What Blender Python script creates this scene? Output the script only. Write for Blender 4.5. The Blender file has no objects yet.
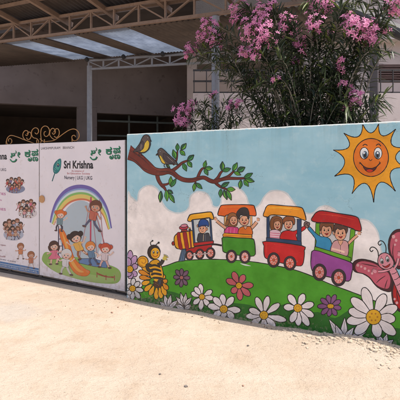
import bpy, bmesh, math, random
from mathutils import Vector, Matrix, noise
random.seed(7)
S = bpy.context.scene
COL = S.collection
R = math.radians

# ------------------------------------------------------------------ camera, light, exposure
F = 430.0            # focal length in photo pixels (photo is 400 wide)
EYE = 1.53
cam = bpy.data.cameras.new('camera')
cam.sensor_width = 36; cam.lens = 36 * F / 400
cam.shift_y = -35 / 400
cam.clip_start = 0.05; cam.clip_end = 500
camo = bpy.data.objects.new('camera', cam); COL.objects.link(camo)
camo.location = (0, 0, EYE); camo.rotation_euler = (R(90), 0, 0)
S.camera = camo
# direction of the wall line (to the right and nearer) and its normal (away from the camera)
LN = math.hypot(726, F)
U = Vector((726 / LN, -F / LN, 0)); N = Vector((F / LN, 726 / LN, 0))
P0 = Vector((-73 / F * 5.17, 5.17, 0))           # left end of the painted wall
ANG = math.atan2(U.y, U.x)
SUNV = (U * 0.42 + N * 0.055 + Vector((0, 0, 1))).normalized()
sun = bpy.data.lights.new('sun', 'SUN'); sun.energy = 3.8; sun.angle = R(0.5); sun.color = (1, .94, .84)
suno = bpy.data.objects.new('sun', sun); COL.objects.link(suno)
suno.rotation_euler = SUNV.to_track_quat('Z', 'Y').to_euler()
suno.location = (0, 0, 12)
W = bpy.data.worlds.new('World'); S.world = W; W.use_nodes = True
wn = W.node_tree
sky = wn.nodes.new('ShaderNodeTexSky'); sky.sky_type = 'NISHITA'; sky.sun_disc = False
sky.sun_elevation = math.asin(SUNV.z); sky.sun_rotation = math.atan2(SUNV.x, SUNV.y)
sky.dust_density = 3.0
bg = wn.nodes['Background']; bg.inputs[1].default_value = 0.14
wn.links.new(sky.outputs[0], bg.inputs[0])
S.view_settings.view_transform = 'Standard'; S.view_settings.look = 'None'
S.view_settings.gamma = 1; S.view_settings.exposure = 0.60
try: S.view_settings.use_curve_mapping = False
except Exception: pass
S.render.engine = 'CYCLES'
S.cycles.max_bounces = 8; S.cycles.diffuse_bounces = 5

# ------------------------------------------------------------------ helpers
def L(s, n, z):
    """wall coordinates -> world: s along the wall, n behind its face, z up"""
    return P0 + U * s + N * n + Vector((0, 0, z))
def ray(px, py): return Vector(((px - 200) / F, 1, (165 - py) / F))
def on_plane(px, py, n):
    """where the sight line of a traced photo point meets the plane n behind the wall face -> (s, z)"""
    r = ray(px, py); o = Vector((0, 0, EYE))
    t = ((P0 + N * n) - o).dot(N) / r.dot(N)
    p = o + r * t
    return (p - P0).dot(U), p.z
def W3(px, py, n):
    s, z = on_plane(px, py, n); return L(s, n, z)

MATS = {}
def nt(m): m.use_nodes = True; return m.node_tree, m.node_tree.nodes, m.node_tree.links
def new_mat(name):
    m = bpy.data.materials.new(name); t, n, l = nt(m)
    return m, n, l, n['Principled BSDF']
def N_(n, typ, **k):
    x = n.new(typ)
    for a, b in k.items(): setattr(x, a, b)
    return x
def mixrgb(n, l, fac, a, b, mode='MIX'):
    x = n.new('ShaderNodeMix'); x.data_type = 'RGBA'; x.blend_type = mode
    for sock, v in ((x.inputs[0], fac), (x.inputs[6], a), (x.inputs[7], b)):
        if hasattr(v, 'is_linked'): l.new(v, sock)
        elif isinstance(v, (int, float)): sock.default_value = v
        else: sock.default_value = (*v[:3], 1)
    return x.outputs[2]
def noise_n(n, l, scale, detail=4, rough=.55, coord=None, out=0):
    if coord is None: coord = n.new('ShaderNodeNewGeometry').outputs['Position']
    x = n.new('ShaderNodeTexNoise'); x.inputs['Scale'].default_value = scale
    x.inputs['Detail'].default_value = detail; x.inputs['Roughness'].default_value = rough
    l.new(coord, x.inputs['Vector']); return x.outputs[out]
def ramp(n, l, fac, p0, p1, v0=0., v1=1.):
    x = n.new('ShaderNodeMapRange'); x.inputs[1].default_value = p0; x.inputs[2].default_value = p1
    x.inputs[3].default_value = v0; x.inputs[4].default_value = v1; l.new(fac, x.inputs[0]); return x.outputs[0]
def bump(n, l, b, h, strength=.3, dist=.01, prev=None):
    x = n.new('ShaderNodeBump'); x.inputs['Strength'].default_value = strength; x.inputs['Distance'].default_value = dist
    l.new(h, x.inputs['Height']); 
    if prev is not None: l.new(prev, x.inputs['Normal'])
    l.new(x.outputs[0], b.inputs['Normal']); return x.outputs[0]

def mth(n, l, op, a, b=None):
    x = n.new('ShaderNodeMath'); x.operation = op
    for i, v in enumerate((a, b)):
        if v is None: continue
        if hasattr(v, 'is_linked'): l.new(v, x.inputs[i])
        else: x.inputs[i].default_value = v
    return x.outputs[0]

def cracks(n, l, geo, col, k=.5):
    w = n.new('ShaderNodeVectorMath'); w.operation = 'MULTIPLY_ADD'
    l.new(noise_n(n, l, 5, 5, .7, geo, 1), w.inputs[0]); w.inputs[1].default_value = (.28, .28, .28); l.new(geo, w.inputs[2])
    v = n.new('ShaderNodeTexVoronoi'); v.feature = 'DISTANCE_TO_EDGE'; v.inputs['Scale'].default_value = 1.9; l.new(w.outputs[0], v.inputs['Vector'])
    line = ramp(n, l, v.outputs['Distance'], .0, .0045, 1, 0)
    f = mth(n, l, 'MULTIPLY', mth(n, l, 'MULTIPLY', line, ramp(n, l, noise_n(n, l, 2.3, 3, .5, geo), .50, .58)), k)
    return mixrgb(n, l, f, col, (.10, .09, .08))
def paint(c, rough=.55, var=.16):
    """hand applied wall enamel: brush unevenness, plaster bumps, rub marks and mud splashes near the ground"""
    mx_ = max(c); mn_ = min(c)
    if mx_ - mn_ > .1: c = tuple(max(.008, (mx_ + (x - mx_) * 1.08) * 1.17) for x in c)
    key = ('p',) + tuple(round(x, 3) for x in c) + (rough, var)
    if key in MATS: return MATS[key]
    m, n, l, b = new_mat('wall_paint')
    geo = n.new('ShaderNodeNewGeometry').outputs['Position']
    f1 = noise_n(n, l, 5, 6, .6, geo); f2 = noise_n(n, l, 60, 3, .6, geo)
    d = tuple(x * (1 - var * 1.3) for x in c); li = tuple(min(1, x * (1 + var) + .012) for x in c)
    col = mixrgb(n, l, ramp(n, l, f1, .3, .7), d, li)
    st = n.new('ShaderNodeMapping'); st.inputs['Scale'].default_value = (1, 1, 9); st.inputs['Rotation'].default_value = (0, .5, 0)
    l.new(geo, st.inputs[0]); f3 = noise_n(n, l, 22, 4, .65, st.outputs[0])
    col = mixrgb(n, l, ramp(n, l, f3, .42, .7, 0, .22), col, tuple(x * .72 for x in c))
    # worn specks showing pale plaster
    sp = noise_n(n, l, 85, 5, .7, geo)
    col = mixrgb(n, l, ramp(n, l, sp, .69, .74, 0, .5), col, (.42, .40, .36))
    # mud splashes
    sep = n.new('ShaderNodeSeparateXYZ'); l.new(geo, sep.inputs[0])
    low = ramp(n, l, sep.outputs[2], -.08, .12, 1, 0)
    sp2 = noise_n(n, l, 34, 6, .7, geo)
    k = mth(n, l, 'MULTIPLY', ramp(n, l, mth(n, l, 'ADD', mth(n, l, 'MULTIPLY', low, .24), sp2), .64, .78), .6)
    col = mixrgb(n, l, k, col, (.36, .27, .19))
    col = cracks(n, l, geo, col)
    l.new(col, b.inputs['Base Color'])
    b.inputs['Roughness'].default_value = rough
    b.inputs['Specular IOR Level'].default_value = .35
    p = bump(n, l, b, f2, .35, .004); h2 = noise_n(n, l, 9, 4, .6, geo); bump(n, l, b, h2, .25, .02, p)
    MATS[key] = m; return m

def prnt(c):
    """printed flex banner ink: slight gloss, very light fading"""
    key = ('f',) + tuple(round(x, 3) for x in c)
    if key in MATS: return MATS[key]
    m, n, l, b = new_mat('banner_print')
    geo = n.new('ShaderNodeNewGeometry').outputs['Position']
    f1 = noise_n(n, l, 3, 4, .6, geo)
    col = mixrgb(n, l, ramp(n, l, f1, .3, .7), tuple(x * .93 for x in c), c)
    sp = noise_n(n, l, 40, 6, .7, geo)
    col = mixrgb(n, l, ramp(n, l, sp, .62, .75, 0, .25), col, (.35, .29, .25))
    sep = n.new('ShaderNodeSeparateXYZ'); l.new(geo, sep.inputs[0])
    low = ramp(n, l, sep.outputs[2], .0, .3, .16, 0)
    k = ramp(n, l, mth(n, l, 'ADD', low, noise_n(n, l, 14, 6, .7, geo)), .58, .8, 0, .5)
    col = mixrgb(n, l, k, col, (.38, .28, .2))
    l.new(col, b.inputs['Base Color']); b.inputs['Roughness'].default_value = .42
    b.inputs['Specular IOR Level'].default_value = .3
    bump(n, l, b, noise_n(n, l, 6, 2, .5, geo), .25, .02)
    MATS[key] = m; return m

def surf(name, c1, c2, scale=6, rough=.8, bs=40, bstr=.4, bd=.01, metal=0, c3=None, s3=30):
    if name in MATS: return MATS[name]
    m, n, l, b = new_mat(name)
    geo = n.new('ShaderNodeNewGeometry').outputs['Position']
    col = mixrgb(n, l, ramp(n, l, noise_n(n, l, scale, 6, .6, geo), .3, .7), c1, c2)
    if c3: col = mixrgb(n, l, ramp(n, l, noise_n(n, l, s3, 6, .7, geo), .58, .68), col, c3)
    l.new(col, b.inputs['Base Color']); b.inputs['Roughness'].default_value = rough; b.inputs['Metallic'].default_value = metal
    bump(n, l, b, noise_n(n, l, bs, 5, .6, geo), bstr, bd)
    MATS[name] = m; return m

def frame_matrix(loc, rz): return Matrix.Translation(loc) @ Matrix.Rotation(rz, 4, 'Z')
FR = {}
def empty(name, loc, rz=0., label=None, cat=None, group=None, kind=None):
    o = bpy.data.objects.new(name, None); COL.objects.link(o); o.empty_display_size = .2
    o.location = loc; o.rotation_euler = (0, 0, rz); FR[o] = frame_matrix(loc, rz)
    tag(o, label, cat, group, kind); return o
def tag(o, label=None, cat=None, group=None, kind=None):
    if label: o['label'] = label
    if cat: o['category'] = cat
    if group: o['group'] = group
    if kind: o['kind'] = kind
    return o
def mk(name, verts, faces, mats, parent=None, fm=None, smooth=False, org=None, rz=0., label=None):
    """verts are world coordinates; the object gets its own origin"""
    if not isinstance(mats, (list, tuple)): mats = [mats]
    if org is None:
        c = sum((Vector(v) for v in verts), Vector()) / max(1, len(verts))
        org = Vector((c.x, c.y, min(v[2] for v in verts)))
        if parent: rz = ANG
    own = frame_matrix(org, rz); inv = own.inverted()
    me = bpy.data.meshes.new(name); me.from_pydata([inv @ Vector(v) for v in verts], [], faces)
    for mm in mats: me.materials.append(mm)
    if fm: me.polygons.foreach_set('material_index', fm)
    if smooth: me.polygons.foreach_set('use_smooth', [True] * len(me.polygons))
    me.update()
    o = bpy.data.objects.new(name, me); COL.objects.link(o)
    FR[o] = own
    if parent:
        o.parent = parent; loc = FR[parent].inverted() @ own
        o.matrix_local = loc
    else:
        o.location = org; o.rotation_euler = (0, 0, rz)
    if label: o['label'] = label
    return o

class MB:
    def __init__(s): s.v = []; s.f = []; s.m = []
    def add(s, v, f, mi=0):
        o = len(s.v); s.v += [Vector(x) for x in v]; s.f += [tuple(i + o for i in q) for q in f]; s.m += [mi] * len(f)
    def box(s, c, ax, ay, az, mi=0):
        """c centre, ax ay az half vectors"""
        c, ax, ay, az = map(Vector, (c, ax, ay, az)); v = []
        for k in (-1, 1):
            for j in (-1, 1):
                for i in (-1, 1): v.append(c + ax * i + ay * j + az * k)
        s.add(v, [(0, 2, 3, 1), (4, 5, 7, 6), (0, 1, 5, 4), (2, 6, 7, 3), (0, 4, 6, 2), (1, 3, 7, 5)], mi)
    def wbox(s, s0, s1, n0, n1, z0, z1, mi=0):
        s.box(L((s0 + s1) / 2, (n0 + n1) / 2, (z0 + z1) / 2), U * (s1 - s0) / 2, N * (n1 - n0) / 2, (0, 0, (z1 - z0) / 2), mi)
    def bar(s, a, b, w, h=None, mi=0, up=(0, 0, 1)):
        a, b = Vector(a), Vector(b); d = b - a; h = h or w
        x = d.normalized(); y = Vector(up).cross(x)
        if y.length < 1e-3: y = Vector((1, 0, 0)).cross(x)
        y.normalize(); z = x.cross(y)
        s.box((a + b) / 2, d / 2, y * w / 2, z * h / 2, mi)
    def tube(s, pts, rads, seg=8, mi=0, cap=True):
        pts = [Vector(p) for p in pts]
        if not hasattr(rads, '__len__'): rads = [rads] * len(pts)
        o = len(s.v); ref = Vector((.13, .27, .95))
        for i, p in enumerate(pts):
            d = (pts[min(i + 1, len(pts) - 1)] - pts[max(i - 1, 0)]).normalized()
            a = d.cross(ref); 
            if a.length < .05: a = d.cross(Vector((1, 0, 0)))
            a.normalize(); b = d.cross(a)
            for k in range(seg):
                t = 2 * math.pi * k / seg; s.v.append(p + (a * math.cos(t) + b * math.sin(t)) * rads[i])
        for i in range(len(pts) - 1):
            for k in range(seg):
                q = (o + i * seg + k, o + i * seg + (k + 1) % seg, o + (i + 1) * seg + (k + 1) % seg, o + (i + 1) * seg + k)
                s.f.append(q); s.m.append(mi)
        if cap:
            s.f.append(tuple(o + k for k in range(seg))); s.m.append(mi)
            e = o + (len(pts) - 1) * seg; s.f.append(tuple(e + k for k in reversed(range(seg)))); s.m.append(mi)
    def build(s, name, mats, parent=None, **k): return mk(name, s.v, s.f, mats, parent, s.m, **k)

def catmull(pts, closed, n=6):
    P = [Vector(p) for p in pts]; m = len(P); out = []
    rng = range(m) if closed else range(m - 1)
    for i in rng:
        if closed: a, b, c, d = P[(i - 1) % m], P[i], P[(i + 1) % m], P[(i + 2) % m]
        else: a, b, c, d = P[max(i - 1, 0)], P[i], P[i + 1], P[min(i + 2, m - 1)]
        for k in range(n):
            t = k / n
            out.append(.5 * ((2 * b) + (c - a) * t + (2 * a - 5 * b + 4 * c - d) * t * t + (3 * b - a - 3 * c + d) * t ** 3))
    if not closed: out.append(P[-1])
    return out

# ------------------------------------------------------------------ flat painted figures
INK = (.014, .009, .008)
LAYER = .000028
class Art:
    """layers of paint on a vertical plane n0 behind the wall face; points are traced (crop coordinates) and laid on that plane"""
    def __init__(s, n0=0., x0=0, y0=0, sc=1, kind=paint, lay=3):
        s.n0 = n0; s.kind = kind; s.v = []; s.f = []; s.m = []; s.mats = []; s.k = lay; s.at(x0, y0, sc); s.ow = .8
    def at(s, x0, y0, sc): s.x0, s.y0, s.sc = x0, y0, sc; return s
    def px(s, p): return Vector((s.x0 + p[0] / s.sc, s.y0 + p[1] / s.sc))
    def mi(s, c):
        m = s.kind(c)
        if m not in s.mats: s.mats.append(m)
        return s.mats.index(m)
    def W(s, q):
        a, z = on_plane(q[0], q[1], s.n0)
        if s.n0 == 0: a = max(a, .006); z = min(z, H - .016)
        return L(a, s.n0 - LAYER * s.k, z)
    def poly(s, q, c):
        s.k += 1
        w = [s.W(p) for p in q]; A = 0
        for i in range(len(q)):
            a, b = q[i], q[(i + 1) % len(q)]; A += a[0] * b[1] - b[0] * a[1]
        if A > 0: w.reverse()
        o = len(s.v); s.v += w; s.f.append(tuple(range(o, o + len(w)))); s.m.append(s.mi(c))
    def ribbon(s, q, widths, c, closed=False):
        s.k += 1; n = len(q); o = len(s.v); mi = s.mi(c); lr = []
        for i in range(n):
            a = q[(i - 1) % n] if closed or i else q[0]; b = q[(i + 1) % n] if closed or i < n - 1 else q[-1]
            d = Vector((b[0] - a[0], b[1] - a[1])); d = d.normalized() if d.length > 1e-6 else Vector((1, 0))
            p = Vector((-d.y, d.x)) * widths[i] / 2; lr.append((Vector(q[i][:2]) + p, Vector(q[i][:2]) - p))
        for a, b in lr: s.v += [s.W(a), s.W(b)]
        for i in range(n if closed else n - 1):
            j = (i + 1) % n; s.f.append((o + 2 * i, o + 2 * i + 1, o + 2 * j + 1, o + 2 * j)); s.m.append(mi)
    def shape(s, pts, c, out=None, smooth=True, oc=INK, n=5):
        q = [s.px(p) for p in pts]
        if smooth: q = catmull(q, True, n)
        if c: s.poly(q, c)
        out = s.ow if out is None else out
        if out:
            if not smooth:
                r = []
                for i in range(len(q)):
                    a, b = q[i], q[(i + 1) % len(q)]
                    r += [a.lerp(b, t) for t in (.02, .35, .65, .98)]
                q = r
            w = [out * (.95 + .38 * noise.noise(Vector((p[0] * .5, p[1] * .5, 3))) + .28 * noise.noise(Vector((p[0] * 2.1, p[1] * 2.1, 8)))) for p in q]
            s.ribbon(q, w, oc, True)
    def line(s, pts, w, c=INK, smooth=True, taper=False, n=5):
        q = [s.px(p) for p in pts]
        if smooth and len(q) > 2: q = catmull(q, False, n)
        ws = []
        for i in range(len(q)):
            t = i / (len(q) - 1)
            k = w if not hasattr(w, '__len__') else w[0] + (w[-1] - w[0]) * t
            if taper: k *= .25 + .75 * math.sin(math.pi * min(1, max(0, t)))
            ws.append(k)
        s.ribbon(q, ws, c)
    def ell(s, cx, cy, rx, ry, c, out=None, rot=0, n=22, oc=INK):
        pts = []
        for i in range(n):
            t = 2 * math.pi * i / n; x, y = rx * math.cos(t), ry * math.sin(t)
            pts.append((cx + x * math.cos(rot) - y * math.sin(rot), cy + x * math.sin(rot) + y * math.cos(rot)))
        s.shape(pts, c, out, True, oc, 2)
    def leaf(s, b, t, w, c, c2=None, out=.7):
        b = s.px(b); t = s.px(t); d = t - b; p = Vector((-d.y, d.x)).normalized() * w
        sv = (s.x0, s.y0, s.sc); s.at(0, 0, 1)
        s.shape([b, b + d * .25 + p * .75, b + d * .55 + p, b + d * .85 + p * .4, t, b + d * .85 - p * .4, b + d * .55 - p, b + d * .25 - p * .75], c, out, n=3)
        if c2: s.shape([b + d * .1, b + d * .5 + p * .75, b + d * .9, b + d * .5 + p * .1], c2, 0, n=3)
        s.line([b, b + d * .85], .35, INK)
        s.at(*sv)
    def petal(s, c, tip, w, col, out=.75, vein=None):
        """rounded petal, broad near the tip"""
        c = s.px(c); t = s.px(tip); d = t - c; p = Vector((-d.y, d.x)).normalized() * w
        sv = (s.x0, s.y0, s.sc); s.at(0, 0, 1)
        s.shape([c, c + d * .3 + p * .55, c + d * .65 + p, c + d * .92 + p * .62, t, c + d * .92 - p * .62, c + d * .65 - p, c + d * .3 - p * .55], col, out, n=4)
        if vein:
            s.line([c + d * .4 + p * .1, c + d * .75 + p * .12], .4, vein, taper=True); s.line([c + d * .4 - p * .3, c + d * .68 - p * .35], .3, vein, taper=True)
        s.at(*sv)
    def build(s, name, parent, label=None): return mk(name, s.v, s.f, s.mats, parent, s.m, label=label)

def text_verts(body, off=0.0):
    c = bpy.data.curves.new('lettering', 'FONT'); c.body = body; c.resolution_u = 3; c.offset = off
    o = bpy.data.objects.new('lettering', c); COL.objects.link(o); bpy.context.view_layer.update()
    me = bpy.data.meshes.new_from_object(o.evaluated_get(bpy.context.evaluated_depsgraph_get()))
    v = [(x.co.x, x.co.y) for x in me.vertices]; f = [tuple(p.vertices) for p in me.polygons]
    bpy.data.objects.remove(o); bpy.data.curves.remove(c); bpy.data.meshes.remove(me); return v, f
def lettering(art, body, x0, x1, yt, yb, c, off=0., bbox=None, dx=0, dy=0):
    """letters fitted between traced left/right columns; yt,yb are given at the left column and follow the board's own lines"""
    v, f = text_verts(body, off)
    xs = [p[0] for p in v]; ys = [p[1] for p in v]
    bx0, bx1, by0, by1 = bbox or (min(xs), max(xs), min(ys), max(ys))
    a = art; s0, zt = on_plane(x0 + dx, yt + dy, a.n0); _, zb = on_plane(x0 + dx, yb + dy, a.n0); s1, _ = on_plane(x1 + dx, yt, a.n0)
    a.k += 1; o = len(a.v); mi = a.mi(c)
    for p in v:
        s_ = s0 + (p[0] - bx0) / (bx1 - bx0) * (s1 - s0); z_ = zb + (p[1] - by0) / (by1 - by0) * (zt - zb)
        a.v.append(L(s_, a.n0 - LAYER * a.k, z_))
    for q in f: a.f.append(tuple(o + i for i in q)); a.m.append(mi)

# ------------------------------------------------------------------ ground
prof = []
for x, y in ((0, 273.5), (60, 285), (118, 296), (127, 298), (150, 303), (175, 308), (200, 311.5), (225, 317), (250, 321.5), (275, 326), (300, 328.5), (325, 334), (350, 337.5), (375, 342), (400, 347)):
    prof.append(on_plane(x, y, 0))
def base_h(s):
    if s <= prof[0][0]: return prof[0][1]
    if s >= prof[-1][0]: return prof[-1][1]
    for (a, za), (b, zb) in zip(prof, prof[1:]):
        if a <= s <= b: return za + (zb - za) * (s - a) / (b - a)
def ground_z(x, y):
    p = Vector((x, y, 0)) - P0; s, n = p.dot(U), p.dot(N)
    h = base_h(s); d = abs(n)
    z = h * math.exp(-(d / .8) ** 2) + (-.04) * (1 - math.exp(-(d / .8) ** 2))
    near = (1 - .85 * math.exp(-(n / .35) ** 2)) * math.exp(-(math.hypot(x, y - 3) / 9) ** 2)
    z += near * (.020 * noise.noise(Vector((x * .9, y * .9, 1))) + .008 * noise.noise(Vector((x * 3.1, y * 3.1, 5))) + .0035 * noise.noise(Vector((x * 11, y * 11, 2))))
    if s > 1.9 and n < 0: z += .03 * math.exp(-((s - 2.75) / .38) ** 2) * math.exp(-((n + .12) / .17) ** 2)
    return z
def axis(lo, hi, a, b, fine):
    out = []; x = a
    while x <= b: out.append(x); x += fine
    st = fine; x = out[-1]
    while x < hi: st *= 1.25; x += st; out.append(min(x, hi))
    st = fine; x = out[0]; pre = []
    while x > lo: st *= 1.25; x -= st; pre.append(max(x, lo))
    return pre[::-1] + out
def mat_ground():
    m, n, l, b = new_mat('sandy_earth')
    geo = n.new('ShaderNodeNewGeometry').outputs['Position']
    c = mixrgb(n, l, ramp(n, l, noise_n(n, l, .9, 6, .6, geo), .36, .64), (.60, .475, .37), (.68, .565, .455))
    c = mixrgb(n, l, ramp(n, l, noise_n(n, l, 3.3, 7, .65, geo), .50, .72, 0, .55), c, (.50, .355, .24))
    mp = n.new('ShaderNodeMapping'); mp.inputs['Scale'].default_value = (.35, 1.6, 1); mp.inputs['Rotation'].default_value = (0, 0, .25); l.new(geo, mp.inputs[0])
    c = mixrgb(n, l, ramp(n, l, noise_n(n, l, 1.8, 6, .7, mp.outputs[0]), .52, .72, 0, .55), c, (.70, .60, .50))
    c = mixrgb(n, l, ramp(n, l, noise_n(n, l, 55, 5, .75, geo), .60, .74, 0, .5), c, (.30, .21, .14))
    c = mixrgb(n, l, ramp(n, l, noise_n(n, l, 130, 4, .7, geo), .62, .72, 0, .6), c, (.66, .58, .48))
    c = mixrgb(n, l, ramp(n, l, noise_n(n, l, 260, 3, .8, geo), .52, .68, 0, .42), c, (.38, .285, .205))
    c = mixrgb(n, l, ramp(n, l, noise_n(n, l, 9, 8, .8, geo), .50, .66, 0, .30), c, (.46, .35, .26))
    # worn bluish cement patch at the left
    cx, cy, _ = PATCH
    vs = n.new('ShaderNodeVectorMath'); vs.operation = 'SUBTRACT'; l.new(geo, vs.inputs[0]); vs.inputs[1].default_value = (cx, cy, -.05)
    sc = n.new('ShaderNodeMapping'); sc.inputs['Scale'].default_value = (1.3, 1.9, 0); l.new(vs.outputs[0], sc.inputs[0])
    ln = n.new('ShaderNodeVectorMath'); ln.operation = 'LENGTH'; l.new(sc.outputs[0], ln.inputs[0])
    d = mth(n, l, 'ADD', ln.outputs['Value'], mth(n, l, 'MULTIPLY', noise_n(n, l, 4, 6, .65, geo), 1.2))
    c = mixrgb(n, l, ramp(n, l, d, 1.35, .95, 0, .4), c, (.47, .45, .43))
    l.new(c, b.inputs['Base Color']); b.inputs['Roughness'].default_value = .95; b.inputs['Specular IOR Level'].default_value = .1
    p = bump(n, l, b, noise_n(n, l, 90, 6, .75, geo), .8, .016); p = bump(n, l, b, noise_n(n, l, 34, 5, .7, geo), .5, .02, p)
    p = bump(n, l, b, noise_n(n, l, 12, 5, .65, geo), .6, .045, p)
    return m
def ground_pt(px, py):
    r = ray(px, py); t = -(EYE + .05) / r.z; return Vector((r.x * t, r.y * t, 0))
PATCH = ground_pt(2, 312)
xs = axis(-120, 120, -3.6, 2.6, .045); ys = axis(-60, 180, 2.0, 6.6, .045)
gv = [(x, y, ground_z(x, y)) for y in ys for x in xs]
nx = len(xs); gf = [(j * nx + i, j * nx + i + 1, (j + 1) * nx + i + 1, (j + 1) * nx + i) for j in range(len(ys) - 1) for i in range(nx - 1)]
g = mk('ground', gv, gf, mat_ground(), org=Vector((0, 0, 0)), smooth=True); tag(g, kind='structure')

# ------------------------------------------------------------------ painted wall
H = 1.903
wall = empty('painted_wall', L(2.1, .09, 0), ANG, 'sky blue boundary wall painted with a train, flowers and a smiling sun', 'wall')
def mat_wallsky():
    m, n, l, b = new_mat('sky_blue_wall_paint')
    geo = n.new('ShaderNodeNewGeometry').outputs['Position']
    mp = n.new('ShaderNodeMapping'); mp.inputs['Scale'].default_value = (1, 1, 2.2); l.new(geo, mp.inputs[0])
    c = mixrgb(n, l, ramp(n, l, noise_n(n, l, 1.7, 7, .62, mp.outputs[0]), .35, .68), (.27, .50, .58), (.38, .60, .66))
    c = mixrgb(n, l, ramp(n, l, noise_n(n, l, 8, 7, .68, geo), .54, .72, 0, .5), c, (.50, .66, .68))
    st = n.new('ShaderNodeMapping'); st.inputs['Scale'].default_value = (14, 14, .9); l.new(geo, st.inputs[0])
    sep = n.new('ShaderNodeSeparateXYZ'); l.new(geo, sep.inputs[0])
    drip = mth(n, l, 'MULTIPLY', ramp(n, l, noise_n(n, l, 1, 4, .6, st.outputs[0]), .52, .72), ramp(n, l, sep.outputs[2], 1.5, 1.9, 0, .32))
    c = mixrgb(n, l, drip, c, (.20, .28, .27))
    top = mth(n, l, 'ADD', ramp(n, l, sep.outputs[2], 1.878, 1.9, 0, .4), noise_n(n, l, 26, 5, .7, geo))
    c = mixrgb(n, l, ramp(n, l, top, .68, .8, 0, .85), c, (.62, .62, .58))
    c = mixrgb(n, l, ramp(n, l, noise_n(n, l, 70, 5, .7, geo), .66, .73, 0, .5), c, (.52, .52, .48))
    c = cracks(n, l, geo, c)
    l.new(c, b.inputs['Base Color']); b.inputs['Roughness'].default_value = .6; b.inputs['Specular IOR Level'].default_value = .3
    p = bump(n, l, b, noise_n(n, l, 60, 3, .6, geo), .4, .004); bump(n, l, b, noise_n(n, l, 6, 5, .6, geo), .35, .03, p)
    return m
# body with a slightly uneven rounded top edge
mb = MB(); cols = 90; s_a, s_b = 0, 6.4; rows = []
for i in range(cols + 1):
    s_ = s_a + (s_b - s_a) * i / cols; w = .0035 * noise.noise(Vector((s_ * 6, 2, 0))) + .003 * noise.noise(Vector((s_ * 25, 7, 0)))
    h = H + w; rows.append([L(s_, 0, -.35), L(s_, 0, h - .012), L(s_, .003, h - .004), L(s_, .012, h), L(s_, .17, h), L(s_, .18, h - .01), L(s_, .18, -.35)])
vv = [p for r in rows for p in r]; ff = []
for i in range(cols):
    for k in range(6): ff.append((i * 7 + k, (i + 1) * 7 + k, (i + 1) * 7 + k + 1, i * 7 + k + 1))
ff.append(tuple(range(7))[::-1]); ff.append(tuple(cols * 7 + k for k in range(7)))
mb.add(vv, ff); mb.build('wall_body', mat_wallsky(), wall)

CREAM = (.73, .66, .615); GREEN = (.070, .265, .008); DGREEN = (.022, .115, .014)
SKIN = (.62, .33, .21)
LAY = [0]
a = Art(0, lay=1)
a.shape([(127.3, 300), (127.3, 200), (131, 197), (137, 201), (139, 192), (144, 187), (151, 185.5), (158, 190), (161, 200), (167, 209), (176, 213), (184, 212), (189, 207), (190, 198), (194, 193), (200, 191.5), (207, 194), (211, 200), (213, 206), (218, 207), (221, 203), (222, 195), (227, 189.5), (234, 187), (241, 190), (246, 196), (249, 204), (254, 208), (260, 204), (264, 197), (270, 191.5), (278, 190.5), (286, 193), (292, 200), (298, 208), (306, 213), (313, 213), (320, 207), (328, 206), (338, 212), (346, 219), (354, 221), (361, 219), (370, 222), (378, 233), (381, 250), (388, 268), (400, 290), (406, 330), (380, 345)], CREAM, 1.6, n=5, oc=(.60, .63, .62))
a.build('painted_clouds', wall)
a = Art(0, lay=3)
a.shape([(127.3, 325), (127.3, 303), (134, 296), (143, 285), (150, 276), (158, 268.5), (168, 265), (180, 261), (198, 259.6), (215, 259.3), (240, 260.5), (258, 262.5), (275, 265.5), (295, 270), (313, 276.5), (330, 284), (349, 291), (370, 299), (400, 311), (425, 322), (425, 372), (300, 350), (200, 330)], GREEN, .9, n=5)
a.shape([(127.3, 326), (127.3, 306), (135, 300), (150, 297), (165, 291), (180, 294), (195, 300), (212, 296), (228, 302), (250, 305), (268, 312), (285, 304), (300, 314), (318, 312), (335, 318), (352, 310), (372, 322), (395, 328), (425, 334), (425, 375), (300, 352), (200, 332)], DGREEN, 0, n=4)
a.shape([(240, 263.4), (245, 264), (251, 266), (245, 265.6)], (.6, .62, .55), 0)
a.line([(158, 269), (175, 264), (198, 261.4), (225, 260.8), (250, 262.8)], .5, (.09, .3, .05), taper=True)
a.build('painted_hill', wall)
TOPK = a.k + 1

# sun
a = Art(0, 330, 110, 4, lay=TOPK); a.ow = .9
tips = [(130, 45), (195, 50), (262, 75), (290, 170), (262, 325), (175, 370), (88, 335), (18, 265), (15, 160), (55, 92)]
tips = [(130, 54), (195, 54), (263, 76), (300, 150), (305, 232), (262, 325), (175, 370), (88, 335), (18, 265), (13, 160), (55, 92)]
qq = []; cx, cy = 164, 190; c_ = Vector((cx, cy))
for i, t in enumerate(tips):
    t_ = Vector(t); u_ = Vector(tips[(i + 1) % len(tips)]); m_ = (t_ + u_) / 2
    val = c_ + (m_ - c_).normalized() * (98 if i < 5 or i > 8 else 106); ct = 2 * val - m_
    for k in range(9):
        b_ = k / 9; qq.append(t_ * (1 - b_) ** 2 + ct * 2 * b_ * (1 - b_) + u_ * b_ * b_)
a.shape(qq, (.68, .31, .02), .9, smooth=False)
for k in range(9):
    t = k * .7 + .3; a.line([(cx + 80 * math.cos(t), cy + 80 * math.sin(t)), (cx + 96 * math.cos(t + .08), cy + 96 * math.sin(t + .08))], .8, (.78, .40, .05), taper=True)
a.ell(164, 190, 70, 76, (.62, .18, .018), .9, n=30)
for ex, rx in ((137, 17), (192, 16)):
    a.ell(ex, 173, rx, 23, (.72, .72, .70), .7)
    a.ell(ex + (3 if ex < 150 else -2), 179, 9, 14, (.10, .16, .22), .5)
    a.ell(ex + (3 if ex < 150 else -2), 181, 5, 9, INK, 0)
    a.ell(ex - 1, 172, 3.5, 4.5, (.8, .8, .8), 0)
a.line([(131, 143), (140, 137), (150, 142)], .9); a.line([(184, 142), (195, 136), (204, 145)], .9)
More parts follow.
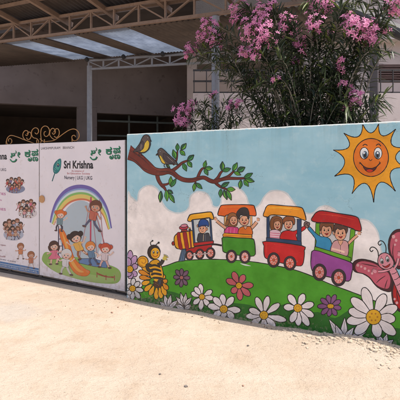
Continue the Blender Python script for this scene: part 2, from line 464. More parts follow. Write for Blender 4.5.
a.line([(156, 196), (162, 203), (169, 197)], .6)
a.line([(120, 210), (138, 228), (160, 234), (182, 230), (200, 212)], 1.0)
a.shape([(134, 226), (160, 235), (186, 227), (176, 243), (158, 249), (142, 241)], (.10, .015, .012), .6)
a.shape([(146, 242), (160, 237), (172, 243), (158, 249)], (.5, .06, .04), 0)
a.line([(116, 205), (120, 211), (118, 216)], .7); a.line([(196, 207), (201, 211), (199, 217)], .7)
a.ell(118, 200, 9, 8, (.66, .20, .06), 0); a.ell(206, 200, 9, 8, (.66, .20, .06), 0)
a.build('painted_sun', wall)

# branch with leaves
a = Art(0, lay=TOPK); BR = (.125, .026, .017); BD = (.05, .012, .01)
mainp = [(127.4, 152.2, 15), (131, 154, 12.5), (137, 157.3, 10.5), (143, 162.5, 10), (148, 167.3, 10), (154, 171, 7.5), (161, 172, 6.5), (168, 171, 5.5), (173, 173, 4.4), (178, 177, 3.8), (184, 179.8, 3.8), (192, 180.3, 3.8), (198, 178.6, 3.2), (204, 177.6, 3.2), (210, 180.6, 3.5), (215, 181.6, 3.4), (221, 179.6, 2.9), (229, 178.4, 2.5), (238, 178.5, 2.0), (247, 178, 1.2)]
def limb(art, P, ink=.9):
    q = catmull([(x, y, w) for x, y, w in P], False, 5)
    art.ribbon([(p[0], p[1]) for p in q], [p[2] + ink for p in q], INK)
    art.ribbon([(p[0], p[1]) for p in q], [max(.4, p[2] * (1 + .08 * noise.noise(Vector((p[0] * .4, p[1] * .4, 0))))) for p in q], BR)
subs = [[(172, 171, 3), (177.5, 167, 2.4), (182, 163, 2), (187.5, 160.6, 1.2)], [(173, 165, 1.5), (176.5, 160, 1.3), (177.5, 151, .8)],
        [(197.5, 178.5, 2.4), (199.5, 173, 2), (202, 169, 1.6), (205, 167.6, .9)],
        [(157, 174, 3.4), (158.5, 180, 3), (161.5, 185, 2.6), (164.5, 188, 2), (166, 191, 1)], [(161, 185, 2), (166, 184.5, 1.6), (169.5, 183, 1)],
        [(214.5, 181, 2.4), (218, 177.5, 2.2), (220.5, 173, 1.8), (223, 170.5, 1)], [(222, 179, 2.2), (228, 176.5, 2), (232, 173, 1.5), (234, 170.5, .8)],
        [(214, 181, 2.6), (218, 185, 2.2), (222, 187.5, 1.8), (228, 189.7, 1)], [(195, 179, 1.4), (195.5, 183, 1)]]
for sb in subs: limb(a, sb)
limb(a, mainp)
for P_ in ([(129, 150), (136, 154), (143, 159), (149, 165)], [(128, 156), (136, 161), (143, 168), (150, 171)], [(156, 172), (165, 171.6), (172, 173), (178, 178)], [(186, 180), (196, 179), (204, 178)]):
    a.line(P_, .8, BD, taper=True)
a.line([(130, 147.5), (137, 152.5), (144, 158)], .7, (.22, .06, .035), taper=True); a.line([(150, 165), (158, 169.5), (168, 169.5)], .7, (.22, .06, .035), taper=True)
LG = (.035, .16, .035); LG2 = (.10, .30, .035); LG3 = (.015, .085, .035)
lv = [((177.5, 151), (177.5, 143.5), 1.9), ((181, 150), (186.3, 143.3), 2.4), ((180, 150.5), (185.2, 155.4), 2.0), ((176, 159), (173, 149.5), 2.3), ((187.5, 160.5), (194, 155), 2.4), ((187.5, 161), (192, 167.3), 2.2), ((183, 163), (186.6, 171.2), 2.1),
      ((170, 168), (166, 164.5), 1.2), ((204, 168), (206, 160.6), 1.8), ((205, 168), (212.8, 168.6), 2.1), ((204.5, 168.5), (208, 175.3), 1.9),
      ((170.5, 186), (171, 176.4), 1.9), ((171, 187), (176.2, 178.6), 2.0), ((161, 191), (160.2, 202.4), 2.1), ((166.5, 190), (167.2, 201.2), 2.1), ((169, 193), (174.6, 202.8), 2.0), ((168, 190), (173, 193.5), 1.6),
      ((195, 183), (193.8, 191.3), 1.7), ((196, 183), (202.3, 188.8), 1.9), ((222.5, 171), (222.5, 161.5), 2.3), ((222.5, 171), (231, 168.6), 2.1), ((233, 171), (237.3, 162.7), 2.3), ((237, 171.5), (245.2, 167.3), 2.7), ((234, 172), (241, 175), 1.7),
      ((244, 178), (252.8, 173.2), 2.2), ((245, 179), (254.5, 181.6), 2.2), ((244, 180), (248.6, 186.4), 2.0), ((241, 180), (240, 188.8), 2.0), ((221, 187), (229.3, 182.2), 2.1), ((227, 189), (235.4, 189.6), 2.2), ((221, 189), (220.4, 197.4), 1.9), ((224, 190), (227.2, 199.7), 2.1), ((227, 190), (231.6, 200.3), 1.9)]
for i, (b_, t_, w_) in enumerate(lv): a.leaf(b_, t_, w_, (LG, LG3, LG2)[(i * 7) % 3 if i % 5 else 0], (.13, .33, .05) if i % 2 else (.05, .22, .06), .6)
a.build('painted_branch', wall)
BTOP = a.k + 1

def bird(outline, belly, beak, eye, wing, legs, label, lay):
    a = Art(0, 125, 125, 8, lay=lay)
    for p in legs: a.line(p, .7, (.03, .02, .02))
    a.shape(beak, (.05, .03, .02), .3)
    a.shape(outline, (.105, .075, .062), .8); a.shape(belly, (.55, .38, .07), .4)
    a.shape(wing, (.06, .042, .045), .5)
    for k in range(3):
        w0 = Vector(wing[0]); w1 = Vector(wing[len(wing) // 2]); o = Vector((4 * k - 4, 6 * k - 4))
        a.line([w0.lerp(w1, .35) + o, w0.lerp(w1, .85) + o], .35, (.2, .15, .13))
    a.ell(eye[0], eye[1], 5, 5, (.6, .6, .55), .3); a.ell(eye[0], eye[1], 2.4, 2.4, INK, 0)
    a.build('painted_bird', wall, label)
bird([(150, 88), (165, 79), (185, 82), (199, 98), (203, 120), (204, 160), (188, 198), (155, 222), (118, 220), (100, 212), (70, 214), (92, 185), (118, 150), (135, 112)],
     [(182, 122), (196, 145), (188, 190), (160, 214), (122, 216), (150, 185), (160, 148)], [(190, 95), (214, 132), (196, 122), (184, 112)], (182, 102),
     [(140, 125), (155, 150), (150, 185), (125, 205), (85, 208), (110, 178), (128, 145)], [[(118, 215), (112, 240), (122, 246)], [(135, 216), (130, 242), (142, 246)]], 'upright painted bird facing right with a yellow belly', BTOP)
bird([(265, 222), (268, 200), (290, 186), (316, 202), (345, 232), (382, 265), (408, 292), (424, 318), (398, 313), (362, 313), (322, 312), (298, 300), (282, 270), (270, 246)],
     [(276, 242), (292, 250), (310, 280), (326, 308), (303, 304), (288, 280)], [(248, 242), (266, 222), (276, 238)], (284, 212),
     [(310, 225), (345, 245), (375, 275), (400, 302), (360, 306), (325, 285), (308, 255)], [[(318, 308), (314, 330), (326, 338)], [(345, 310), (344, 332), (358, 338)]], 'painted bird leaning to the left with dark wings', BTOP)

# train
RED = (.42, .028, .022); ORG = (.62, .135, .016); AMB = (.68, .33, .02); NAVY = (.02, .05, .115); BLK = (.02, .018, .02)
def wheel(a, cx, cy, rx, ry, hub=(.55, .18, .12), rim=(.035, .02, .025)):
    a.ell(cx, cy, rx, ry, rim, .5); a.ell(cx, cy, rx * .68, ry * .72, hub, .5)
    for k in range(8):
        t = k * math.pi / 4 + .2; a.line([(cx + rx * .12 * math.cos(t), cy + ry * .12 * math.sin(t)), (cx + rx * .6 * math.cos(t), cy + ry * .64 * math.sin(t))], .45, (.72, .55, .5))
    a.ell(cx, cy, rx * .2, ry * .2, (.5, .1, .06), .3)
def face(a, cx, cy, rx, ry, mouth=1, look=0, skin=SKIN):
    a.ell(cx, cy, rx, ry, skin, .55)
    for d in (-1, 1):
        a.ell(cx + d * rx * .38 + look, cy - ry * .12, rx * .13, ry * .17, INK, 0)
        a.line([(cx + d * rx * .58 + look, cy - ry * .42), (cx + d * rx * .25 + look, cy - ry * .46)], .35)
        a.ell(cx + d * rx * .62, cy + ry * .25, rx * .17, ry * .13, (.66, .24, .16), 0)
    a.line([(cx + look, cy), (cx + look + rx * .1, cy + ry * .14), (cx + look - rx * .05, cy + ry * .18)], .3)
    if mouth == 1:
        a.shape([(cx - rx * .35, cy + ry * .36), (cx, cy + ry * .42), (cx + rx * .38, cy + ry * .34), (cx + rx * .08, cy + ry * .68)], (.38, .02, .02), .35)
    else: a.line([(cx - rx * .3, cy + ry * .38), (cx, cy + ry * .55), (cx + rx * .3, cy + ry * .38)], .4)
def hand(a, x, y, r, ang=-1.57, col=SKIN):
    for k in range(4):
        t = ang + (k - 1.5) * .42; a.line([(x, y), (x + r * 1.7 * math.cos(t), y + r * 1.7 * math.sin(t))], (1.3, .9), INK)
    t = ang + 1.5; a.line([(x, y), (x + r * 1.3 * math.cos(t), y + r * 1.3 * math.sin(t))], 1.1, INK)
    for k in range(4):
        t = ang + (k - 1.5) * .42; a.line([(x, y), (x + r * 1.55 * math.cos(t), y + r * 1.55 * math.sin(t))], (.9, .55), col)
    t = ang + 1.5; a.line([(x, y), (x + r * 1.15 * math.cos(t), y + r * 1.15 * math.sin(t))], .7, col)
    a.ell(x, y, r * .75, r * .75, col, 0)
def limb2(a, pts, w, c): a.line(pts, w + 1.1, INK); a.line(pts, w, c)

a = Art(0, 170, 205, 6.66, lay=TOPK)
a.line([(268, 265), (300, 262), (345, 270)], 1.9, INK)
a.shape([(82, 285), (112, 288), (98, 372), (58, 376), (66, 345)], (.10, .16, .24), .7, smooth=False)
for k in range(3): a.line([(88 + k * 8, 292), (68 + k * 12, 370)], .5)
a.shape([(105, 285), (280, 262), (275, 305), (110, 325)], (.34, .03, .03), .7, smooth=False)
for (x, y, r) in ((130, 336, 27), (199, 327, 29), (270, 320, 31)): wheel(a, x, y, r, r * 1.22, (.50, .13, .09))
a.line([(130, 336), (199, 328), (270, 321)], 1.0, (.42, .3, .28))
a.shape([(28, 235), (32, 207), (55, 186), (85, 180), (120, 176), (158, 178), (166, 272), (140, 286), (105, 292), (55, 292), (35, 275)], AMB, .9, n=4)
a.shape([(47, 190), (66, 184), (74, 236), (84, 291), (62, 292), (52, 240)], (.28, .02, .015), .4); a.shape([(86, 181), (108, 178), (118, 232), (126, 289), (104, 291), (94, 240)], (.28, .02, .015), .4)
a.shape([(126, 177), (136, 177), (146, 284), (138, 286)], (.28, .02, .015), .3, smooth=False)
a.ell(22, 256, 9, 13, (.30, .03, .03), .7)
a.shape([(75, 178), (82, 152), (108, 150), (118, 176)], (.30, .04, .04), .7, smooth=False)
a.ell(92, 150, 30, 14, (.42, .06, .08), .7, rot=-.1); a.ell(94, 138, 22, 11, (.55, .22, .26), .6, rot=-.15)
a.shape([(124, 176), (126, 160), (136, 156), (140, 172)], (.03, .03, .04), .3); a.ell(131, 154, 5, 5, (.5, .3, .05), .3)
a.shape([(152, 100), (272, 88), (280, 250), (166, 262)], (.55, .56, .54), .3, smooth=False)
a.shape([(188, 246), (186, 205), (195, 188), (225, 192), (255, 186), (266, 210), (270, 246)], (.035, .033, .042), .6)
a.line([(225, 195), (222, 240)], .5, (.4, .3, .2)); a.line([(238, 195), (236, 240)], .4, (.12, .12, .14))
face(a, 217, 160, 26, 29, 0, -4); a.ell(247, 160, 6, 9, SKIN, .5)
a.shape([(190, 146), (192, 118), (205, 98), (232, 94), (254, 108), (260, 132), (254, 146), (246, 136), (215, 136)], (.022, .06, .20), .7); a.line([(190, 145), (215, 138), (244, 140)], 1.2, (.015, .03, .1))
a.shape([(184, 150), (178, 138), (186, 130)], SKIN, .4)
a.shape([(145, 100), (156, 99), (170, 262), (158, 264)], NAVY, .5, smooth=False); a.shape([(263, 88), (274, 87), (285, 252), (273, 254)], NAVY, .5, smooth=False)
a.shape([(158, 252), (290, 238), (290, 256), (160, 274)], (.36, .02, .03), .7, smooth=False)
a.shape([(118, 104), (126, 78), (142, 62), (205, 53), (268, 46), (284, 60), (292, 94), (270, 92), (262, 84), (205, 92), (150, 98), (140, 110)], AMB, .9, n=3)
a.line([(140, 72), (205, 62), (268, 56)], .7, (.74, .42, .08), taper=True)
a.build('painted_engine', wall)

a = Art(0, 212, 200, 6.154, lay=TOPK)
a.shape([(74, 95), (245, 90), (248, 230), (75, 220)], (.62, .52, .44), .3, smooth=False)
a.shape([(76, 96), (88, 96), (90, 215), (76, 212)], (.66, .36, .15), .4, smooth=False); a.shape([(236, 92), (247, 92), (247, 215), (237, 215)], (.66, .36, .15), .4, smooth=False)
a.shape([(36, 92), (42, 62), (52, 40), (68, 31), (150, 28), (245, 31), (262, 44), (272, 94), (240, 96), (150, 90), (92, 92), (82, 100), (56, 97)], ORG, .9, n=3)
a.line([(62, 46), (150, 42), (240, 46)], .9, (.68, .2, .06), taper=True)
a.shape([(98, 150), (92, 120), (102, 88), (128, 78), (152, 90), (158, 120), (150, 160), (100, 165)], (.24, .10, .04), .6)
a.ell(94, 140, 10, 20, (.24, .10, .04), .5, .3)
limb2(a, [(100, 182), (65, 158), (28, 128)], 2.4, SKIN); hand(a, 22, 120, 10, -2.0)
a.shape([(80, 205), (86, 175), (105, 163), (138, 166), (160, 172), (168, 210)], (.50, .07, .17), .6)
for k in range(3): a.line([(95 + k * 22, 172), (92 + k * 22, 205)], .5, (.62, .2, .3))
face(a, 133, 128, 24, 28)
limb2(a, [(235, 180), (260, 155), (276, 135)], 2.6, SKIN); hand(a, 282, 124, 9, -1.2)
a.shape([(168, 212), (166, 180), (185, 165), (215, 162), (240, 168), (246, 214)], (.60, .16, .03), .6)
a.shape([(196, 163), (206, 180), (216, 162)], SKIN, .4)
a.ell(168, 128, 6, 9, SKIN, .5); face(a, 199, 127, 29, 31)
a.shape([(166, 118), (150, 92), (158, 68), (182, 48), (210, 48), (226, 68), (230, 108), (220, 118), (216, 92), (200, 98), (180, 88), (172, 102)], (.03, .02, .02), .5)
a.shape([(66, 214), (76, 203), (160, 208), (246, 214), (246, 238), (160, 233), (70, 228)], (.66, .30, .03), .6, smooth=False)
a.line([(74, 216), (160, 221), (245, 226)], .5, (.45, .05, .02))
a.shape([(70, 228), (160, 233), (248, 238), (262, 262), (266, 300), (258, 344), (165, 340), (78, 322), (66, 300), (64, 262)], (.055, .22, .018), .9, n=3)
a.line([(80, 250), (78, 300)], .8, (.12, .36, .05), taper=True)
wheel(a, 120, 347, 33, 40, (.60, .27, .24)); wheel(a, 203, 350, 33, 40, (.60, .27, .24))
a.build('painted_carriage', wall, 'painted green train carriage with an orange roof and two waving children')

a = Art(0, 260, 200, 5.333, lay=TOPK)
a.shape([(42, 86), (218, 104), (218, 222), (42, 205)], (.58, .57, .55), .3, smooth=False)
for cx_, cy_ in ((86, 122), (88, 122)): pass
a.shape([(56, 150), (54, 115), (68, 90), (95, 86), (118, 100), (120, 135), (108, 165), (68, 165)], (.20, .075, .03), .6)
a.shape([(48, 205), (50, 170), (68, 158), (95, 160), (112, 175), (112, 212)], (.62, .42, .45), .6)
for k in range(3): a.line([(52, 175 + k * 11), (108, 180 + k * 11)], .7, (.5, .12, .18))
face(a, 92, 134, 19, 25)
a.shape([(72, 118), (82, 100), (104, 102), (112, 120), (96, 112)], (.20, .075, .03), .3)
a.shape([(112, 210), (112, 180), (128, 166), (155, 162), (180, 166), (215, 150), (238, 138), (244, 152), (220, 170), (192, 184), (194, 222)], (.50, .04, .02), .7)
a.ell(250, 137, 10, 12, (.20, .11, .09), .7); a.ell(258, 128, 8, 10, (.16, .10, .09), .6)
face(a, 152, 132, 23, 27)
a.shape([(126, 130), (122, 105), (138, 88), (162, 84), (184, 98), (186, 125), (178, 132), (172, 112), (150, 112), (134, 116)], (.22, .07, .025), .6)
a.shape([(36, 85), (50, 87), (52, 212), (36, 206)], NAVY, .5, smooth=False); a.shape([(198, 101), (221, 104), (220, 228), (198, 225)], NAVY, .5, smooth=False)
a.shape([(34, 200), (220, 219), (222, 244), (34, 222)], NAVY, .6, smooth=False)
a.shape([(30, 220), (225, 244), (236, 270), (236, 300), (226, 346), (190, 350), (90, 330), (34, 312), (22, 288), (22, 245)], (.47, .022, .018), .9, n=3)
a.line([(36, 232), (34, 285)], .9, (.62, .10, .07), taper=True); a.line([(60, 232), (180, 250)], .6, (.62, .10, .07), taper=True)
wheel(a, 73, 320, 33, 40, (.55, .15, .11)); wheel(a, 160, 337, 33, 38, (.55, .15, .11))
a.shape([(18, 84), (26, 56), (36, 34), (58, 25), (135, 31), (212, 38), (232, 54), (246, 106), (222, 102), (190, 90), (120, 82), (60, 80), (42, 90)], (.68, .27, .02), .9, n=3)
a.line([(44, 42), (130, 42), (212, 52)], .9, (.76, .42, .08), taper=True)
a.build('painted_carriage', wall, 'painted red train carriage with an amber roof and two children')

a = Art(0, 303, 205, 4.7, lay=TOPK)
a.shape([(62, 84), (240, 112), (222, 262), (60, 205)], (.58, .55, .52), .3, smooth=False)
a.shape([(60, 84), (80, 86), (76, 210), (56, 200)], (.12, .30, .03), .6, smooth=False); a.shape([(224, 112), (246, 116), (230, 262), (210, 256)], (.12, .30, .03), .6, smooth=False)
a.shape([(60, 200), (62, 168), (45, 140), (22, 112), (32, 102), (58, 130), (84, 148), (108, 150), (130, 166), (136, 212), (90, 214)], (.05, .22, .36), .7)
a.ell(15, 92, 11, 15, (.18, .11, .10), .7); a.ell(22, 100, 8, 8, (.22, .13, .1), .4)
a.ell(84, 126, 6, 9, SKIN, .5); face(a, 110, 122, 25, 29)
a.shape([(84, 122), (78, 95), (92, 72), (118, 64), (140, 78), (146, 108), (138, 124), (130, 100), (110, 104), (94, 98)], (.17, .065, .03), .6)
limb2(a, [(208, 186), (235, 160), (256, 142)], 2.3, SKIN); hand(a, 262, 134, 9, -1.0)
a.shape([(134, 222), (136, 186), (150, 168), (178, 164), (205, 170), (214, 190), (206, 240)], (.52, .28, .27), .7)
a.shape([(165, 165), (176, 190), (188, 168)], SKIN, .4); a.line([(176, 190), (176, 225)], .4)
a.line([(136, 205), (165, 212), (196, 222)], 1.8, (.70, .46, .35))
a.ell(146, 132, 6, 9, SKIN, .5); face(a, 176, 136, 27, 30)
a.shape([(150, 132), (144, 105), (156, 85), (182, 78), (206, 92), (210, 120), (202, 134), (196, 112), (174, 116), (158, 108)], (.10, .04, .025), .6)
a.shape([(56, 195), (140, 220), (226, 248), (224, 270), (140, 242), (52, 214)], (.12, .30, .03), .7, smooth=False)
a.shape([(52, 212), (140, 240), (222, 268), (234, 288), (228, 325), (214, 358), (140, 342), (62, 322), (40, 298), (38, 250)], (.27, .065, .24), .9, n=3)
a.line([(52, 240), (52, 285)], .9, (.42, .17, .38), taper=True)
wheel(a, 78, 316, 33, 40, (.56, .19, .17)); wheel(a, 168, 341, 34, 40, (.56, .19, .17))
a.shape([(40, 72), (50, 50), (64, 34), (92, 27), (170, 40), (248, 54), (266, 76), (274, 120), (244, 118), (232, 110), (150, 86), (72, 82)], (.40, .018, .018), .9, n=3)
a.line([(72, 42), (160, 50), (246, 70)], .9, (.56, .07, .05), taper=True)
a.build('painted_carriage', wall, 'painted purple train carriage with a red roof and two children')

# butterfly
a = Art(0, 350, 225, 5.333, lay=TOPK + 8)
PK = (.58, .25, .28); WG = (.43, .10, .13); WG2 = (.42, .07, .09); DK = (.06, .008, .012)
def wing(pts, c):
    q = [Vector(p) for p in pts]; m_ = sum(q, Vector((0, 0))) / len(q)
    a.shape(pts, DK, .8); a.shape([m_ + (p - m_) * .84 for p in q], c, 0)
wing([(12, 226), (18, 200), (38, 186), (66, 182), (110, 190), (148, 206), (182, 232), (220, 256), (234, 300), (222, 352), (180, 350), (140, 326), (105, 284), (68, 260), (28, 250)], WG)
wing([(228, 190), (212, 160), (204, 115), (210, 68), (232, 34), (262, 22), (300, 30), (335, 62), (348, 110), (330, 165), (290, 215), (255, 235)], WG)
wing([(240, 285), (226, 320), (222, 365), (232, 420), (262, 460), (300, 462), (332, 430), (340, 370), (318, 320), (280, 290)], (.36, .022, .03))
wing([(268, 300), (330, 262), (400, 262), (450, 300), (455, 350), (410, 385), (345, 375), (300, 350)], WG)
for x, y, r in ((42, 215, 7), (60, 222, 6), (80, 232, 7), (100, 244, 6), (118, 258, 6), (232, 62, 9), (246, 82, 7), (240, 105, 6), (238, 395, 6), (250, 415, 7)): a.ell(x, y, r, r * 1.1, (.58, .30, .30), 0)
for p in ([(150, 225), (110, 215), (60, 205)], [(190, 270), (160, 290), (140, 310)], [(200, 290), (190, 320), (185, 342)], [(238, 200), (228, 150), (232, 100)], [(255, 320), (250, 370), (262, 420)]): a.line(p, .9, DK, taper=True)
a.line([(152, 166), (148, 140), (134, 122), (116, 118), (106, 130), (114, 142), (124, 134)], .9); a.line([(190, 156), (192, 120), (180, 92), (162, 84), (150, 96), (158, 108), (168, 100)], .9)
a.shape([(218, 222), (240, 228), (262, 270), (285, 330), (300, 400), (282, 412), (262, 372), (240, 320), (216, 262), (206, 236)], PK, .8)
for k in range(5): a.line([(222 + k * 13, 262 + k * 30), (238 + k * 11, 258 + k * 30), (254 + k * 9, 246 + k * 30)], .6)
limb2(a, [(212, 236), (180, 246), (150, 248)], 1.9, PK); hand(a, 134, 248, 12, -2.6, PK)
limb2(a, [(236, 232), (252, 205), (258, 178)], 1.9, PK); hand(a, 262, 158, 11, -1.3, PK)
a.shape([(150, 178), (160, 158), (184, 148), (208, 156), (228, 182), (234, 208), (220, 228), (192, 236), (164, 226), (150, 204)], PK, .8)
for ex, ey in ((170, 192), (200, 182)):
    a.ell(ex, ey, 9.5, 15, (.7, .68, .66), .5, -.2); a.ell(ex + 1, ey + 3, 6, 10, INK, 0, -.2); a.ell(ex - 1, ey - 2, 2.4, 3, (.8, .8, .8), 0)
a.shape([(172, 215), (190, 220), (214, 206), (208, 220), (190, 228)], (.35, .02, .03), .5)
a.ell(164, 212, 5, 4, (.6, .18, .2), 0); a.line([(164, 172), (170, 168)], .5); a.line([(194, 164), (202, 163)], .5)
a.build('painted_butterfly', wall)

# bee with sunflower
a = Art(0, 125, 235, 5.714, lay=TOPK + 8)
YL = (.66, .33, .02)
for b_, t_, w_ in (((150, 225), (96, 172), 2.6), ((150, 235), (78, 205), 2.4), ((152, 250), (82, 240), 2.4), ((155, 262), (96, 280), 2.5), ((160, 275), (112, 320), 2.6), ((168, 285), (142, 345), 2.6), ((182, 290), (178, 368), 2.6), ((196, 290), (208, 362), 2.6), ((205, 282), (234, 345), 2.6), ((212, 270), (246, 312), 2.4), ((212, 255), (242, 270), 2.4), ((205, 240), (232, 238), 2.0)):
    a.petal(b_, t_, w_, YL if w_ != 2.4 else (.60, .24, .02), .7, (.4, .13, .01))
a.ell(188, 268, 30, 34, (.07, .028, .015), .6)
for k in range(14): a.ell(188 + 18 * math.cos(k * 2.4) * (k / 14) ** .5, 268 + 22 * math.sin(k * 2.4) * (k / 14) ** .5, 2.4, 2.6, (.22, .10, .03), 0)
a.ell(102, 152, 31, 32, YL, .8); a.line([(102, 178), (82, 168), (80, 145), (96, 132), (116, 138), (118, 156), (104, 162), (96, 152)], .8, (.38, .15, .01))
a.shape([(138, 165), (170, 140), (196, 148), (212, 188), (220, 235), (200, 266), (164, 262), (142, 225)], YL, .8)
for k in range(4):
    a.shape([(140 + k * 5, 172 + k * 24), (170, 166 + k * 24), (198 + k * 4, 176 + k * 22), (202 + k * 3, 188 + k * 22), (172, 178 + k * 24), (143 + k * 5, 184 + k * 24)], (.03, .02, .015), 0)
limb2(a, [(188, 172), (208, 160), (218, 142)], 2.6, (.04, .03, .02)); hand(a, 226, 134, 14, -1.0, (.52, .42, .10))
limb2(a, [(150, 175), (128, 172), (135, 200), (160, 204)], 2.4, (.04, .03, .02))
limb2(a, [(165, 252), (150, 262), (160, 278)], 2.6, (.08, .22, .03)); limb2(a, [(190, 256), (200, 264), (196, 282)], 2.6, (.05, .05, .06))
a.line([(152, 66), (146, 44), (158, 34)], .8); a.line([(172, 64), (182, 52), (192, 45)], .8); a.ell(158, 33, 5, 5, INK, 0); a.ell(193, 44, 6, 6, INK, 0)
a.ell(166, 98, 36, 41, (.035, .018, .014), .6); a.ell(174, 104, 27, 32, (.68, .36, .06), .5)
for ex in (164, 186): a.ell(ex, 98, 5, 8, (.75, .72, .65), .4); a.ell(ex + 1, 100, 3, 5, INK, 0)
a.line([(160, 116), (174, 124), (190, 114)], .7, (.35, .05, .02)); a.ell(158, 112, 4, 3, (.66, .2, .05), 0); a.ell(190, 110, 4, 3, (.66, .2, .05), 0)
a.build('painted_bee', wall)

# flowers
WH = (.68, .60, .57); PKF = (.46, .115, .125); PUR = (.20, .075, .17); LIL = (.40, .25, .38)
def flower(c, tips, w, col, cen=(.62, .34, .03), rc=2.6, crop=(0, 0, 1), label=None, vein=(.42, .36, .35), k=0, cry=None):
    a = Art(0, *crop, lay=TOPK + k)
    for t in tips: a.petal(c, t, w, col, .8, vein)
    q = a.px(c); a.at(0, 0, 1); a.ell(q.x, q.y, rc, cry or rc, cen, .7)
    for j in range(6): a.ell(q.x + rc * .5 * math.cos(j * 1.05), q.y + rc * .5 * math.sin(j * 1.05), rc * .12, rc * .12, (.36, .15, .01), 0)
    a.build('painted_flower', wall, label)
def lily(c, tips, w, crop=(0, 0, 1), label=None, k=0):
    w *= 1.25
    a = Art(0, *crop, lay=TOPK + k)
    for t in tips: a.leaf(c, t, w, WH, None, .8)
    a.build('painted_flower', wall, label)
C4 = (180, 250, 4.444)
lily((20, 262), [(-12, 218), (6, 205), (22, 232), (45, 222), (50, 245), (-22, 245)], 1.9, C4, 'painted spiky white flower low between the mauve flower and the small daisies')
lily((184.3, 306), [(176, 297), (180.5, 292.5), (186, 293), (192, 297)], 1.6, (0, 0, 1), 'painted spiky white flower below the small mauve flower', 30)
lily((168, 309), [(159.5, 301.6), (164.5, 294), (171, 294.5), (178, 300)], 1.8, (0, 0, 1), 'painted spiky white flower right of the bee', 15)
flower((98, 208), [(90, 150), (143, 180), (150, 215), (130, 248), (92, 266), (60, 240), (50, 190), (66, 165)][:], 2.7, WH, rc=3.0, crop=C4, label='painted white daisy low on the hill under the engine', k=50)
flower((195, 262), [(188, 196), (238, 208), (270, 268), (240, 302), (195, 300), (150, 296), (124, 246), (150, 210)], 3.4, WH, rc=4.0, crop=C4, label='painted white daisy under the green carriage, left of the pink flower', k=90)
flower((262, 158), [(236, 97), (286, 110), (326, 157), (311, 203), (268, 223), (230, 190), (206, 132)], 3.2, PKF, rc=3.2, crop=C4, vein=(.62, .25, .25), label='painted pink flower on the hill under the green carriage', k=10)
C5 = (250, 260, 4.444)
flower((62, 245), [(28, 165), (80, 160), (132, 194), (162, 268), (112, 298), (62, 305), (4, 290), (-18, 250), (-4, 218)], 3.3, WH, rc=4.3, crop=C5, label='painted white daisy with pointed petals under the red carriage', k=50)
flower((213, 213), [(172, 154), (240, 150), (284, 194), (284, 250), (262, 292), (216, 292), (182, 276), (150, 208)], 3.6, WH, rc=4.2, crop=C5, label='painted white daisy under the gap between the red and purple carriages', k=90)
flower((358, 205), [(345, 156), (380, 154), (402, 180), (405, 215), (384, 246), (350, 250), (318, 240), (300, 206), (315, 172)], 2.5, PUR, rc=3.4, cry=2.5, crop=C5, vein=(.34, .2, .3), label='painted purple flower under the purple carriage', k=10)
flower((181.6, 277.6), [(176, 270), (181.6, 268.6), (188, 271), (190, 278), (187, 285), (181, 287.2), (175.5, 284.5), (173.5, 277)], 2.1, (.17, .08, .13), (.34, .12, .12), 2.0, vein=(.3, .2, .25), label='painted small mauve flower beside the bee')
C6 = (320, 220, 3.075)
lily((72, 375), [(28, 305), (76, 300), (142, 345), (0, 352), (104, 330), (48, 322)], 2.6, C6, 'painted large spiky white flower left of the biggest daisy', 20)
lily((195, 390), [(172, 345), (206, 350), (226, 368), (180, 352)], 2.2, C6, 'painted spiky white flower under the biggest daisy', 20)
flower((165, 298), [(134, 208), (200, 228), (238, 266), (232, 305), (232, 352), (180, 360), (108, 350), (82, 312), (88, 278), (96, 240)], 5.2, WH, rc=7.6, crop=C6, label='biggest painted white daisy beneath the butterfly', k=50, vein=(.35, .3, .28))
C7 = (125, 235, 5.714)
flower((28, 195), [(30, 88), (62, 118), (72, 172), (66, 235), (32, 250), (16, 236), (16, 130)], 3.0, LIL, rc=3.4, crop=C7, vein=(.25, .14, .25), label='painted lilac flower at the left end of the wall')
flower((44, 305), [(50, 246), (84, 268), (106, 318), (86, 362), (44, 368), (16, 340), (15, 285)], 2.5, (.62, .58, .55), rc=3.2, crop=C7, label='painted white daisy at the left end of the wall under the lilac flower', k=95)

